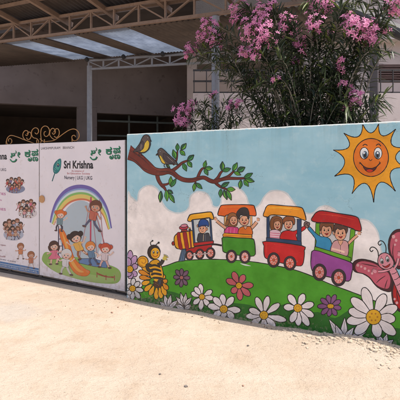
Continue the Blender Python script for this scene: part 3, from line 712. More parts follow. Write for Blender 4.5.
# ------------------------------------------------------------------ gate
GN = .055     # gate face behind the wall face
gtl = on_plane(0, 146, GN); gtr = on_plane(125, 137.6, GN); gbl = on_plane(0, 268.5, GN); gbr = on_plane(125, 291, GN)
ZT = (gtl[1] + gtr[1]) / 2; ZB = (gbl[1] + gbr[1]) / 2
S1 = on_plane(125.2, 200, GN)[0]; SM = on_plane(39.3, 200, GN)[0]; S0 = SM - (S1 - SM)
steel = surf('painted_gate_steel', (.42, .38, .37), (.50, .46, .44), 5, .45, 30, .15, .004, 0, (.2, .1, .06), 40)
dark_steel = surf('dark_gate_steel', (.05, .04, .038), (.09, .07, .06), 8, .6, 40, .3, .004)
def leaf_gate(s0, s1, label):
    e = empty('gate_leaf', L((s0 + s1) / 2, GN + .025, ZB), ANG, label, 'gate', 'two leaves of the entrance gate')
    m_ = MB(); m_.wbox(s0 + .004, s1 - .004, GN + .004, GN + .010, ZB + .004, ZT - .004); m_.build('sheet', steel, e)
    m_ = MB(); t = .035
    m_.wbox(s0 + .004, s0 + .004 + t, GN + .011, GN + .05, ZB + .003, ZT - .003); m_.wbox(s1 - .004 - t, s1 - .004, GN + .011, GN + .05, ZB + .003, ZT - .003)
    for z in (ZB, (ZB + ZT) / 2, ZT - t): m_.wbox(s0 + .004 + t, s1 - .004 - t, GN + .012, GN + .049, z + .003, z + t - .003)
    m_.build('frame', dark_steel, e)
    m_ = MB(); nn = 26; rws = 18
    pts = []
    for j in range(rws + 1):
        for i in range(nn + 1):
            ss = s0 + .008 + (s1 - s0 - .016) * i / nn; zz = ZB + .008 + (ZT - ZB - .016) * j / rws
            pts.append(L(ss, GN + .0012 * noise.noise(Vector((ss * 3, zz * 2.2, 0))), zz))
    fs = [(j * (nn + 1) + i, j * (nn + 1) + i + 1, (j + 1) * (nn + 1) + i + 1, (j + 1) * (nn + 1) + i) for j in range(rws) for i in range(nn)]
    m_.add(pts, fs); p = m_.build('poster', prnt((.72, .66, .685)), e, smooth=True)
    return e, p
gateR, postR = leaf_gate(SM, S1, 'right gate leaf with a rainbow and playing children on its poster')
gateL, postL = leaf_gate(S0, SM, 'left gate leaf with a poster of small groups of children and a blue bottom band')
# latch disc on the seam
m_ = MB(); sx, zx = on_plane(42.4, 199, GN); c_ = L(sx, GN - .004, zx)
pts = [c_ + (U * math.cos(t) + Vector((0, 0, 1)) * math.sin(t)) * .052 for t in [2 * math.pi * k / 24 for k in range(24)]]
pts2 = [p - N * .012 for p in pts]
m_.add(pts + pts2, [tuple(range(24, 48)), tuple(range(24))[::-1]] + [(k, (k + 1) % 24, 24 + (k + 1) % 24, 24 + k) for k in range(24)])
m_.build('lock_cover', surf('ochre_disc', (.42, .20, .07), (.50, .27, .12), 30, .5), gateR)
# bottom rail shadow gap: drop rod
m_ = MB(); m_.bar(L(SM - .06, GN + .03, ZB - .05), L(SM - .06, GN + .03, ZB + .3), .014); m_.build('drop_bolt', dark_steel, gateL)

PN = GN - .001
GRN = (.02, .20, .10); BK = (.02, .018, .022)
def kannada(parent, ox, oy, k=1.):
    """the two green words, letter by letter; ox, oy photo position of the first letter's top left"""
    for dx, dy, c in ((.55, .5, (.02, .05, .035)), (0, 0, GRN)):
        a = KA
        def g_(t, x0, x1, y0, y1): lettering(a, t, ox + x0 * k, ox + x1 * k, oy + y0 * k, oy + y1 * k, c, .016, dx=dx, dy=dy)
        g_('\u0cb6', 0, 6.6, 1.0, 9.8); g_('\u0cd5', 7.4, 10.2, 2.6, 8.6)
        a.at(0, 0, 1); a.line([(ox - .4 * k + dx, oy + 10.4 * k + dy), (ox + 1.6 * k + dx, oy + 12.6 * k + dy), (ox + 4.6 * k + dx, oy + 12.4 * k + dy), (ox + 6.4 * k + dx, oy + 10.0 * k + dy)], 1.1, c)
        g_('\u0c95', 15.2, 21.2, .3, 7.8); g_('\u0cb7', 22.6, 29.6, -.6, 7.2)
        g_('\u0cc3', 18.6, 22.8, 8.0, 12.4); g_('\u0ca3', 23.6, 29.4, 7.9, 12.2)
def titles(poster, x0, x1, yt, ykan, label=None):
    pass
KA = Art(PN, kind=prnt, lay=2); kannada(postR, 90.5, 146.6, 1.0); KA.build('printed_title', postR, 'green title lettering at the top right of the poster')
KA = Art(PN, kind=prnt, lay=2); kannada(postL, 10.4, 149.6, .93); KA.build('printed_title', postL)
a = Art(PN, kind=prnt, lay=2)
lettering(a, 'Sri Krishna', 63.8, 93.2, 160.6, 168.6, BK, .034); a.build('printed_name', postR)
a = Art(PN, kind=prnt, lay=2)
lettering(a, 'An initiative of', 71.5, 84, 170.0, 171.8, (.40, .07, .08), .004); a.build('printed_text', postR); a = Art(PN, kind=prnt, lay=2)
lettering(a, 'Sri Education Society', 67, 90, 172.4, 174.8, (.40, .07, .08), .006); a.build('printed_text', postR); a = Art(PN, kind=prnt, lay=2)
lettering(a, 'Nursery | LKG | UKG', 64.4, 92.2, 175.6, 180.2, (.04, .035, .06), .014); a.build('printed_text', postR); a = Art(PN, kind=prnt, lay=2)
lettering(a, 'LAKSHMIPURAM   BRANCH', 41.0, 74.0, 147.2, 149.6, (.06, .05, .06), .0)
a.build('printed_text', postR)
# feather emblem
a = Art(PN, 0, 120, 5.714, kind=prnt, lay=2)
a.line([(298, 350), (306, 325), (318, 290)], .9, (.01, .10, .11))
a.shape([(345, 222), (349, 250), (342, 285), (322, 306), (306, 296), (306, 262), (322, 235)], (.02, .17, .17), .4, oc=(.01, .09, .11))
a.shape([(342, 232), (344, 262), (334, 285), (322, 280), (322, 252)], (.05, .30, .24), 0); a.ell(332, 258, 7, 10, (.02, .06, .20), .3); a.ell(332, 256, 3, 4, (.5, .35, .05), 0)
for k in range(6): a.line([(316 + k * 3, 296 - k * 10), (307 + k * 4, 288 - k * 11)], .3, (.3, .45, .4)); 
a.build('printed_feather', postR)
# rainbow
def arc_band(a, w0, w1, c):
    out = [(49.6, 222), (51.5, 212), (55.5, 201), (62, 192), (70, 186.6), (80, 184.6), (90, 186.5), (98, 192), (104.5, 201), (109, 212), (112, 228)]
    inn = [(62.5, 231), (62.5, 223), (64, 215), (67.5, 207.5), (72.5, 202.5), (80, 200.2), (87.5, 201.5), (93, 206.5), (97, 214), (99.4, 222), (101, 233)]
    A = catmull(out, False, 5); B = catmull(inn, False, 5); n_ = len(A)
    p, q = [], []
    for i in range(n_):
        t = i / (n_ - 1); th = .35 + .65 * math.sin(math.pi * t)
        o_ = A[i]; v = (B[i] - A[i]) * th; p.append(o_ + v * w0); q.append(o_ + v * w1)
    a.k += 1; o = len(a.v); mi = a.mi(c)
    for x, y in zip(p, q): a.v += [a.W(x), a.W(y)]
    for i in range(n_ - 1): a.f.append((o + 2 * i, o + 2 * i + 1, o + 2 * i + 3, o + 2 * i + 2)); a.m.append(mi)
a = Art(PN, kind=prnt, lay=2); a.ow = 0
a.shape([(60, 240), (62, 220), (68, 207), (80, 200.5), (91, 205), (98, 218), (102, 240), (92, 262), (70, 262)], (.40, .46, .50), 0)
for i, (w0, w1, c) in enumerate(((0, .24, (.15, .11, .34)), (.24, .34, (.22, .30, .50)), (.34, .48, (.55, .60, .62)), (.48, .62, (.22, .42, .12)), (.62, .88, (.66, .50, .14)), (.88, 1.0, (.56, .16, .08)))): arc_band(a, w0, w1, c)
a.build('printed_rainbow', postR)
a = Art(PN, kind=prnt, lay=8); a.ow = 0
a.shape([(43, 262), (42.5, 256), (46, 252), (54, 254), (62, 258), (75, 257), (90, 260), (106, 264), (118, 269), (121, 276), (117, 283), (104, 283.5), (88, 281.5), (70, 277), (54, 271)], (.24, .38, .09), 0)
a.shape([(47, 262), (60, 266), (80, 272), (104, 277), (116, 280), (104, 283), (88, 281), (70, 277), (54, 271)], (.32, .44, .14), 0)
a.build('printed_lawn', postR)
a = Art(PN, kind=prnt, lay=11); a.ow = .35
for x0_, x1_ in ((90.6, 79.5), (90.8, 97.5), (99.5, 104)): a.line([(x0_, 199), (x1_, 258 if x1_ < 98 else 252)], .8, (.36, .20, .22))
a.line([(91, 197), (90.4, 258)], 1.5, (.44, .05, .10)); a.line([(91, 198), (107, 252)], .7, (.36, .10, .12))
a.shape([(79, 258.5), (92, 258.5), (107, 262), (107, 268), (94, 266.5), (79, 263)], (.12, .20, .36), .4, smooth=False)
a.line([(97, 273.4), (106, 276.6), (115, 277.2)], 1.4, (.30, .06, .04)); a.line([(97, 272), (97, 277.4)], .8, (.30, .06, .04)); a.line([(106, 275), (106, 280)], .8, (.30, .06, .04)); a.line([(114.5, 275.4), (114.5, 280.6)], .8, (.30, .06, .04))
a.build('printed_swing', postR)
a = Art(PN, kind=prnt, lay=16); a.ow = .4
a.line([(58.6, 226), (58.4, 262)], 1.0, (.07, .05, .09)); a.line([(62.5, 226), (62.5, 258)], 1.0, (.07, .05, .09))
for k in range(4): a.line([(58.6, 232 + k * 7), (62.5, 232 + k * 7)], .8, (.07, .05, .09))
a.shape([(59.5, 229), (64, 231), (69.5, 243), (74.5, 258), (84, 268), (90, 271.5), (86.5, 276), (77, 274.5), (70, 266), (65.5, 250), (60.5, 238)], (.66, .17, .03), .4, oc=(.4, .06, .02), n=4)
a.shape([(62, 232), (66.5, 242), (71.5, 257), (78, 268), (84, 272), (78, 271.5), (71, 263), (66, 248)], (.70, .34, .08), 0, n=4)
a.build('printed_slide', postR)
def kid(a, x, y, h, shirt, pants, hair, skin=(.64, .40, .30), arms=(-1, 1), style=0, lean=0, face_=True, rot=0., step=.3):
    """small printed child, x,y = centre of the head, h = body height in pixels, turned by rot about the head"""
    r = h * .195; a.at(0, 0, 1); cs, sn = math.cos(rot), math.sin(rot)
    def T(u, v): return (x + u * cs - v * sn, y + u * sn + v * cs)      # u right, v down, in pixels
    dk = tuple(c * .6 for c in shirt)
    for d in (-1, 1):
        kx = d * r * .45 + lean * .3; fx_ = d * r * (.5 + step) + lean
        a.line([T(d * r * .3 + lean * .3, h * .48), T(kx + d * r * .25, h * .64), T(fx_, h * .80)], (h * .095, h * .065), pants if style != 2 else skin)
        fx0 = T(fx_ + d * r * .15, h * .82); a.ell(fx0[0], fx0[1], r * .40, r * .2, (.10, .05, .05), 0, rot)
    for d, up in zip((-1, 1), arms):
        if style == 1: 
            q = T(d * r * 1.12, -r * .45); a.ell(q[0], q[1], r * .48, r * .52, hair, .2)
    a.ell(*T(0, -r * .12), r * 1.16, r * 1.12, hair, .2)
    if style == 2: a.shape([T(-r * 1.15, -r * .2), T(-r * 1.25, r * .8), T(-r * .7, r * 1.25), T(r * .7, r * 1.25), T(r * 1.25, r * .8), T(r * 1.15, -r * .2)], hair, .2, n=3)
    a.line([T(0, r * .7), T(0, h * .24)], r * .4, skin)
    if style == 2: a.shape([T(-r * .5, h * .19), T(0, h * .2), T(r * .5, h * .19), T(r * .7, h * .36), T(r * 1.5 + lean * .4, h * .56), T(0, h * .6), T(-r * 1.4 + lean * .4, h * .56), T(-r * .65, h * .36)], shirt, .25, n=3)
    else: a.shape([T(-r * .62, h * .19), T(0, h * .2), T(r * .62, h * .19), T(r * .72, h * .35), T(r * .66 + lean * .3, h * .5), T(0 + lean * .3, h * .52), T(-r * .66 + lean * .3, h * .5), T(-r * .72, h * .35)], shirt, .25, n=3)
    a.line([T(r * .15, h * .24), T(r * .3, h * .36), T(r * .2, h * .48)], .35, dk)
    for d, up in zip((-1, 1), arms):
        s_, e_, w_ = T(d * r * .55, h * .225), T(d * r * 1.15, h * (.31 - .06 * up)), T(d * r * (1.55 + .25 * up), h * (.33 - .24 * up))
        a.line([s_, e_, w_], (h * .055, h * .04), skin); a.line([s_, ((s_[0] + e_[0]) / 2, (s_[1] + e_[1]) / 2)], h * .075, shirt); a.ell(w_[0], w_[1], r * .2, r * .2, skin, 0)
    a.ell(*T(r * .06, r * .2), r * .86, r * .80, skin, .2)
    a.shape([T(-r * .85, r * .1), T(-r * .7, -r * .55), T(0, -r * .85), T(r * .8, -r * .5), T(r * .9, r * .1), T(r * .45, -r * .32), T(-r * .2, -r * .2)], hair, 0, n=3)
    if face_:
        for d in (-1, 1):
            q = T(d * r * .36, r * .2); a.ell(q[0], q[1], r * .15, r * .2, (.7, .7, .7), 0); a.ell(q[0] + .05, q[1], r * .10, r * .15, INK, 0)
            q = T(d * r * .55, r * .5); a.ell(q[0], q[1], r * .17, r * .11, tuple(min(.8, c * k) for c, k in zip(skin, (1.05, .7, .7))), 0)
        a.shape([T(-r * .26, r * .52), T(0, r * .58), T(r * .28, r * .52), T(0, r * .8)], (.4, .05, .04), 0, n=2)
KID = [(60.5, 214.5, 20, (.16, .24, .26), (.06, .05, .07), (.60, .14, .03), (.70, .46, .36), (-.6, .8), 1, 0, 'printed child with orange hair on top of the slide'),
       (75.6, 237.5, 27, (.66, .36, .08), (.30, .10, .04), (.035, .02, .02), (.66, .42, .31), (1, 1), 1, 4, 'printed child with black hair sliding down the slide'),
       (54, 246, 22, (.62, .15, .22), (.1, .1, .1), (.07, .03, .025), (.64, .40, .30), (0, .3), 2, -1, 'printed child in a pink dress left of the slide'),
       (66.5, 254.5, 24, (.62, .58, .57), (.55, .52, .5), (.62, .58, .56), (.68, .46, .37), (.4, .8), 0, 2, 'printed child in white below the slide'),
       (95.8, 206.5, 27, (.45, .12, .08), (.09, .09, .15), (.14, .05, .03), (.52, .26, .17), (.9, -.2), 0, 3, 'printed child with brown hair up on the swing'),
       (90.6, 246.5, 22, (.12, .20, .30), (.07, .08, .14), (.62, .20, .04), (.70, .46, .35), (.5, -.2), 0, 2, 'printed child with orange hair beside the blue bench'),
       (105.6, 248.5, 23, (.62, .50, .50), (.6, .35, .3), (.50, .08, .04), (.72, .48, .38), (-.1, .8), 1, 1, 'printed child with red bunches of hair at the right')]
KR = [(.1, .1), (-.28, .5), (-.05, .1), (.12, .5), (.3, .9), (-.1, .3), (.1, .5)]
for i, (x, y, h, sh, pa, ha, sk, ar, st, le, lb) in enumerate(KID):
    a = Art(PN, kind=prnt, lay=26 + i * 24); kid(a, x, y, h, sh, pa, ha, sk, ar, st, le, rot=KR[i][0], step=KR[i][1]); a.build('printed_child', postR, lb)
# left poster
rnd = random.Random(3)
SH = [(.50, .05, .05), (.55, .52, .52), (.06, .07, .12), (.60, .22, .26), (.28, .36, .42), (.50, .20, .08), (.30, .06, .12)]
HR = [(.05, .025, .02), (.12, .05, .03), (.035, .02, .02), (.2, .08, .04)]
CL = [(14.5, 184, 9.5, 9, 'upper', 0), (26.5, 207.5, 9.5, 10.5, 'middle', 1), (12.5, 228, 10, 12, 'lower', 2)]
for x, y, rx, ry, w_, sd in CL:
    a = Art(PN, kind=prnt, lay=2); a.ow = .25
    rr = random.Random(40 + sd)
    a.ell(x + 1, y + ry * .55, rx * 1.0, ry * .5, ((.20, .22, .32), (.56, .50, .50), (.36, .38, .46))[sd], 0)
    pal = ([(.50, .05, .05), (.20, .14, .28), (.62, .12, .08), (.55, .20, .12)], [(.64, .30, .32), (.62, .58, .56), (.07, .06, .10), (.60, .14, .22)], [(.40, .17, .10), (.50, .30, .20), (.30, .30, .40), (.45, .42, .46)])[sd]
    pos = [(-.75, -.45), (-.35, -.7), (.1, -.6), (.5, -.75), (.85, -.4), (-.55, .05), (0, .0), (.55, .05), (-.25, .3), (.3, .3)]
    for i, (dx, dy) in enumerate(pos):
        kid(a, x + dx * rx * .95, y + dy * ry * .8, ry * .85, pal[i % 4], rr.choice([(.08, .08, .14), (.3, .05, .06), (.5, .45, .45)]), HR[i % 4], (.46, .22, .14), (rr.choice((-.4, 1)), rr.choice((-.4, 1))), rr.choice((0, 0, 2)), 0, True, rr.uniform(-.35, .35), rr.uniform(0, .8))
        a.k -= 18
    a.build('printed_children', postL, 'printed photo of a group of children, the %s of three groups' % w_)
for x, y, h, lb in ((20.6, 246.5, 15, 'printed child with orange top at the foot of the poster'), (31, 255, 16, 'printed child with raised arms at the foot of the poster')):
    a = Art(PN, kind=prnt, lay=2); kid(a, x, y, h, (.55, .20, .09) if x < 25 else (.46, .16, .09), (.52, .42, .40), (.30, .11, .05), (.56, .28, .18), (.2, .4) if x < 25 else (.3, 1), 0, 0); a.build('printed_child', postL, lb)
a = Art(PN, kind=prnt, lay=2)
a.ow = 0
def sz_quad(a, s0, s1, z0, z1, c):
    a.k += 1; o = len(a.v); d = PN - LAYER * a.k; a.v += [L(s0, d, z0), L(s1, d, z0), L(s1, d, z1), L(s0, d, z1)]; a.f.append((o, o + 1, o + 2, o + 3)); a.m.append(a.mi(c))
zb1 = ZB + .012; sz_quad(a, S0 + .012, SM - .012, zb1, zb1 + .085, (.05, .16, .36)); sz_quad(a, S0 + .012, SM - .012, zb1 + .050, zb1 + .058, (.5, .55, .6))
a.build('printed_band', postL)
def sz_text(a, body, s0, s1, z0, z1, c, off=0.):
    v, f = text_verts(body, off); X = [p[0] for p in v]; Y = [p[1] for p in v]; a.k += 1; o = len(a.v); mi = a.mi(c); d = PN - LAYER * a.k
    for p in v: a.v.append(L(s0 + (p[0] - min(X)) / (max(X) - min(X)) * (s1 - s0), d, z0 + (p[1] - min(Y)) / (max(Y) - min(Y)) * (z1 - z0)))
    for q in f: a.f.append(tuple(o + i for i in q)); a.m.append(mi)
a = Art(PN, kind=prnt, lay=6)
se = on_plane(7.0, 150, GN)[0]; za = on_plane(7, 152.5, GN)[1]; zb_ = on_plane(7, 159.6, GN)[1]
sz_text(a, 'Sri Krishna', se - .62, se, zb_, za, BK, .034)
_, z1 = on_plane(5, 168.2, GN); _, z0 = on_plane(5, 172, GN); sz_text(a, 'Nursery | LKG | UKG', se - .6, se - .02, z0, z1, (.05, .04, .07), .01)
MAG = (.42, .04, .22)
a.build('printed_name', postL)
for i, (y, t, w) in enumerate(((194, 'ACTIVITIES', .04), (200.5, 'Play & Learn', .2), (209.5, 'FACILITIES', .08), (245.5, 'Admissions open', .02), (251, 'Safe campus', .06), (257, 'Caring staff', .1))):
    a = Art(PN, kind=prnt, lay=6); z_ = on_plane(5, y, GN)[1]; sz_text(a, t, se - .45 - w, se - .03 - (i in (1, 4)) * .1, z_ - .018, z_ + .018, MAG if i < 3 else (.25, .08, .10), .006); a.build('printed_text', postL)
a = Art(PN, kind=prnt, lay=6); z_ = zb1 + .105; sz_text(a, 'LEARNING WITH JOY AND CARE', se - 1.0, on_plane(16, 260, GN)[0], z_, z_ + .022, (.05, .05, .10), .01); a.build('printed_text', postL); a = Art(PN, kind=prnt, lay=6)
sz_text(a, 'ADMISSIONS ARE OPEN FOR NURSERY LKG AND UKG', S0 + .1, SM - .05, zb1 + .016, zb1 + .038, (.55, .58, .6), .006)
a.build('printed_text', postL)

# gold scrolls on the gate
gold = surf('gold_scroll_paint', (.33, .16, .05), (.42, .22, .08), 20, .42, 80, .2, .002, .35)
def scroll(name, curves, parent_label, gr):
    pass
def scr(crop, pts, r=.0062):
    x0, y0, sc = crop; q = [(x0 + p[0] / sc, y0 + p[1] / sc) for p in pts]
    w = []
    for p in catmull(q, False, 6):
        s_, z_ = on_plane(p[0], p[1], GN + .03); w.append(L(s_, GN + .03, z_))
    m = MB(); m.tube(w, r, 7); return m
GA = (0, 115, 8); GB = (40, 125, 8)
left = [[(292, 236), (240, 214), (190, 196), (140, 176), (90, 163), (66, 176), (54, 200), (56, 228), (74, 236), (92, 222), (94, 200), (80, 188), (68, 198), (70, 212)],
        [(238, 214), (205, 200), (186, 178), (184, 148), (200, 126), (220, 128), (226, 148), (216, 164), (204, 158)],
        [(216, 150), (232, 136), (246, 144), (250, 168), (240, 190), (222, 196), (214, 182)],
        [(296, 240), (310, 215), (296, 190), (266, 180), (252, 152), (258, 120), (282, 102), (304, 112), (308, 136), (294, 152), (280, 142)]]
right = [[(-2, 156), (10, 130), (8, 100), (6, 60), (14, 26), (38, 8), (62, 16), (76, 44), (70, 78), (50, 92), (34, 80), (34, 58), (46, 52)],
         [(0, 110), (30, 132), (70, 130), (110, 124), (150, 98), (190, 68), (235, 40), (275, 32), (304, 52), (314, 86), (300, 116), (274, 126), (256, 110), (258, 88), (276, 82), (284, 96)],
         [(120, 118), (96, 104), (78, 76), (84, 42), (102, 26), (120, 38), (122, 62), (108, 74), (98, 62)],
         [(110, 58), (124, 34), (142, 30), (154, 52), (150, 84), (132, 100), (114, 90)]]
for lst, cr, lb in ((left, GA, 'gold scroll ornament on top of the left gate leaf'), (right, GB, 'gold scroll ornament on top of the right gate leaf')):
    par = gateL if cr is GA else gateR
    mm = MB()
    for c in lst:
        t = scr(cr, c); o = len(mm.v); mm.v += t.v; mm.f += [tuple(i + o for i in q) for q in t.f]; mm.m += t.m
    if cr is GA:
        for s_ in (SM - .09, SM - .78): mm.bar(L(s_, GN + .03, ZT - .02), L(s_, GN + .03, ZT + .05), .012)
    else:
        for s_ in (SM + .07, SM + .62): mm.bar(L(s_, GN + .03, ZT - .02), L(s_, GN + .03, ZT + .05), .012)
    mm.build('scroll_ornament', gold, par, label=lb, smooth=True)

e = empty('gap_shade_strip', L(SM, GN + .02, -.12), ANG, 'dark strip added for the shade in the gap under the two gate leaves', 'gap shade strip')  # dark strip and blocks added where the gap under the leaves is only shade
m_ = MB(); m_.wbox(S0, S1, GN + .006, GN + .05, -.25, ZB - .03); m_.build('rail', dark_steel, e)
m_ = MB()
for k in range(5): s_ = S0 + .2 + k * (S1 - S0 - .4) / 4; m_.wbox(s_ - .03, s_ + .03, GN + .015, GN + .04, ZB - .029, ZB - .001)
m_.build('gap_blocks', dark_steel, e)
# gate post on the far left (out of frame) and pier behind the wall end carrying the hinges
conc = surf('grey_plaster', (.26, .24, .23), (.34, .31, .30), 3, .85, 50, .4, .01)
t = empty('gate_pier', L(S0 - .2, .1, 0), ANG, 'plain plastered pier at the far end of the gate', 'pier')
m_ = MB(); m_.wbox(S0 - .36, S0 - .02, -.05, .27, -.3, 1.85); m_.build('shaft', conc, t)
m_ = MB(); m_.wbox(S0 - .40, S0 + .0, -.09, .31, 1.852, 1.93); m_.build('cap', conc, t)

# ------------------------------------------------------------------ roof and trusses
brown = surf('rusty_truss_paint', (.19, .13, .10), (.25, .175, .135), 12, .6, 60, .3, .004, .1, (.12, .05, .03), 50)
blue = surf('bluish_steel_paint', (.21, .23, .28), (.27, .29, .34), 10, .5, 60, .3, .004, .1, (.16, .13, .12), 40)
N1, N2 = 1.2, 3.0
s1l, z1lb = on_plane(0, 43, N1); s1r, z1rb = on_plane(215, 15.5, N1)
z1lt = on_plane(0, 25, N1)[1]; H1 = z1lt - z1lb; SL = (z1rb - z1lb) / (s1r - s1l)
def zt1(s): return z1lb + H1 + SL * (s - s1l)
sA = s1l - 1.6
def truss(name, s0, s1, n, zt, h, mod, mat, label, w=.045, group=None):
    e = empty(name, L((s0 + s1) / 2, n, zt((s0 + s1) / 2) - h), ANG, label, 'roof truss')
    m_ = MB(); m_.bar(L(s0, n, zt(s0) - w / 2), L(s1, n, zt(s1) - w / 2), w, w); m_.build('top_chord', mat, e)
    m_ = MB(); m_.bar(L(s0, n, zt(s0) - h + w / 2), L(s1, n, zt(s1) - h + w / 2), w, w); m_.build('bottom_chord', mat, e)
    k = 0; s = s0 + .02; m_ = MB()
    while s < s1:
        m_.bar(L(s, n, zt(s) - w - .001), L(s, n, zt(s) - h + w + .001), w * .7, w * .62, up=U)
        s2 = min(s + mod, s1)
        if k % 2 == 0: a_, b_ = L(s + w * .6, n, zt(s) - w * 1.1), L(s2 - w * .6, n, zt(s2) - h + w * 1.1)
        else: a_, b_ = L(s + w * .6, n, zt(s) - h + w * 1.1), L(s2 - w * .6, n, zt(s2) - w * 1.1)
        if s2 - s > .2: m_.bar(a_, b_, w * .62, w * .5)
        k += 1; s += mod
    m_.build('web', mat, e); return e
truss('roof_truss', sA, s1r + 2.0, N1, zt1, H1, .50, brown, 'brown painted steel lattice truss just behind the gate under the sheet roof')
s2a, z2a = on_plane(88, 60, N2); s2b, z2b = on_plane(200, 52, N2); SL2 = (z2b - z2a) / (s2b - s2a)
def zt2(s): return z2a + SL2 * (s - s2a)
h2 = on_plane(100, 58.5, N2)[1] - on_plane(100, 67.5, N2)[1]
truss('roof_truss', s2a, s2b + 1.6, N2, zt2, h2 + .03, .44, blue, 'bluish lattice truss deeper in the courtyard resting on a blue grey post', .04)
# roof sheets: corrugated, falling from above truss 1 to truss 2 and on to the building
def roofz(s, n):
    a_ = zt1(s) + .09; b_ = zt2(s) + .09; return a_ + (b_ - a_) * (n - N1) / (N2 - N1)
tin = surf('rusty_roof_sheet', (.055, .043, .038), (.095, .073, .062), 3, .7, 40, .3, .006, .1, (.05, .03, .025), 14)
def tin_mat():
    return tin
def translucent():
    m, n, l, b = new_mat('translucent_roof_sheet')
    n.remove(b); t = n.new('ShaderNodeBsdfTranslucent'); d = n.new('ShaderNodeBsdfDiffuse'); mx = n.new('ShaderNodeMixShader')
    t.inputs[0].default_value = (.22, .27, .36, 1); d.inputs[0].default_value = (.35, .40, .48, 1); mx.inputs[0].default_value = .6
    geo = n.new('ShaderNodeNewGeometry').outputs['Position']; c = mixrgb(n, l, ramp(n, l, noise_n(n, l, 4, 5, .6, geo), .35, .65), (.40, .46, .56), (.60, .66, .76)); l.new(c, t.inputs[0])
    l.new(d.outputs[0], mx.inputs[1]); l.new(t.outputs[0], mx.inputs[2]); l.new(mx.outputs[0], n['Material Output'].inputs[0]); return m
TR = translucent()
roof = empty('sheet_roof', L(s1l + 2, N1, roofz(s1l + 2, N1)), ANG, 'corrugated sheet roof over the courtyard with translucent bluish panels', 'roof')
def sheet(name, s0, s1, n0, n1, mat, dz=0.0, pitch=.10, amp=.014, per=8):
    cols = max(2, int((s1 - s0) / pitch * per)); v = []; f = []
    for i in range(cols + 1):
        s = s0 + (s1 - s0) * i / cols; w = amp * math.sin(2 * math.pi * s / pitch)
        for n in (n0, n1): 
            for t_ in (0, .003): v.append(L(s, n, roofz(s, n) + w + dz + t_))
    for i in range(cols):
        a_ = i * 4; b_ = a_ + 4
        f += [(a_, a_ + 2, b_ + 2, b_), (a_ + 1, b_ + 1, b_ + 3, a_ + 3), (a_, b_, b_ + 1, a_ + 1), (a_ + 2, a_ + 3, b_ + 3, b_ + 2)]
    return mk(name, v, f, mat, roof, smooth=True)
NF = .14
sR = s1r + 1.55
edge = on_plane(300, 0, N1)[0]
sheet('roof_sheet', sA - 1.5, sR, NF, N1 + .3, tin)
# translucent band between n = 1.95 and truss 2, only part of the width
def flatz(s, n):
    a_ = zt1(s) - H1 + .01; b_ = zt2(s) + .03; return a_ + (b_ - a_) * (n - 1.3) / 1.7
main_z = roofz
roofz = flatz
NP = 1.27; e94 = on_plane(97, 52, 3.0)[0]; e135 = on_plane(138, 52, 3.0)[0]; e182 = on_plane(186, 52, 3.0)[0]
ends = [e94 - (e135 - e94) * .0, e135, e182]; prev = sA - 1.5
for k, se_ in enumerate(ends):
    w_ = (e135 - e94) * .72
    sheet('roof_sheet', prev, se_ - w_ + .02, NP, N2 + .12, tin, .0)
    sheet('translucent_sheet', se_ - w_, se_, NP, N2 + .10, TR, .03 + .002 * k, .075, .009)
    prev = se_ - .02
sheet('roof_sheet', prev, sR, NP, N2 + .12, tin, .0)
roofz = main_z
# purlins along the wall direction under the sheets, rafters across
m_ = MB()
for n in (.3, .75, N1 + .2): m_.bar(L(sA - 1.5, n, roofz(sA - 1.5, n) - .045), L(sR, n, roofz(sR, n) - .045), .04, .05)
m_.build('purlins', brown, roof)
s = sA
while s < sR:
    m_ = MB(); m_.bar(L(s, NF + .02, roofz(s, NF) - .115), L(s, N1 + .3, roofz(s, N1 + .3) - .115), .06, .08); m_.build('rafter', brown, roof); s += 1.08
# posts
def post(px, ytop, n, w, label, base=-.1, mat=blue, cap=True, ncap=.0):
    s_, z_ = on_plane(px, ytop, n); e = empty('roof_post', L(s_, n, 0), ANG, label, 'post')
    m_ = MB(); m_.tube([L(s_, n, base), L(s_, n, z_)], w / 2, 14); m_.build('shaft', mat, e, smooth=False)
    m_ = MB(); m_.wbox(s_ - w * .9, s_ + w * .9, n - w * .9, n + w * .9, -.12, -.02); m_.build('base_plate', mat, e)
    return e
pe = post(89.5, 66, N2, .115, 'blue grey round steel post holding the deeper truss, seen above the rainbow poster')
post(215.5, 16.5, N1, .11, 'blue grey round steel post beside the pink oleander, holding the brown truss')
# small black cable knots on truss 2
m_ = MB(); pts_ = []
for k in range(25):
    s = s2a + .02 + (s2b + 1.2 - s2a) * k / 24; pts_.append(L(s, N2 - .05, zt2(s) + .03 - .05 * abs(math.sin(k * math.pi / 8))))
m_.tube(pts_, .008, 5)
for px in (88.5, 125, 164):
    s = on_plane(px, 55, N2)[0]; m_.tube([L(s, N2 - .05, zt2(s) + .05), L(s, N2 - .05, zt2(s) + .02), L(s, N2 - .05, zt2(s) - .02), L(s, N2 - .05, zt2(s) - .05)], [.02, .045, .045, .02], 8)
tag(m_.build('cable', surf('black_cable', (.012, .012, .014), (.02, .02, .022), 8, .5)), 'black cable with dark knots strung along the bluish truss', 'cable')


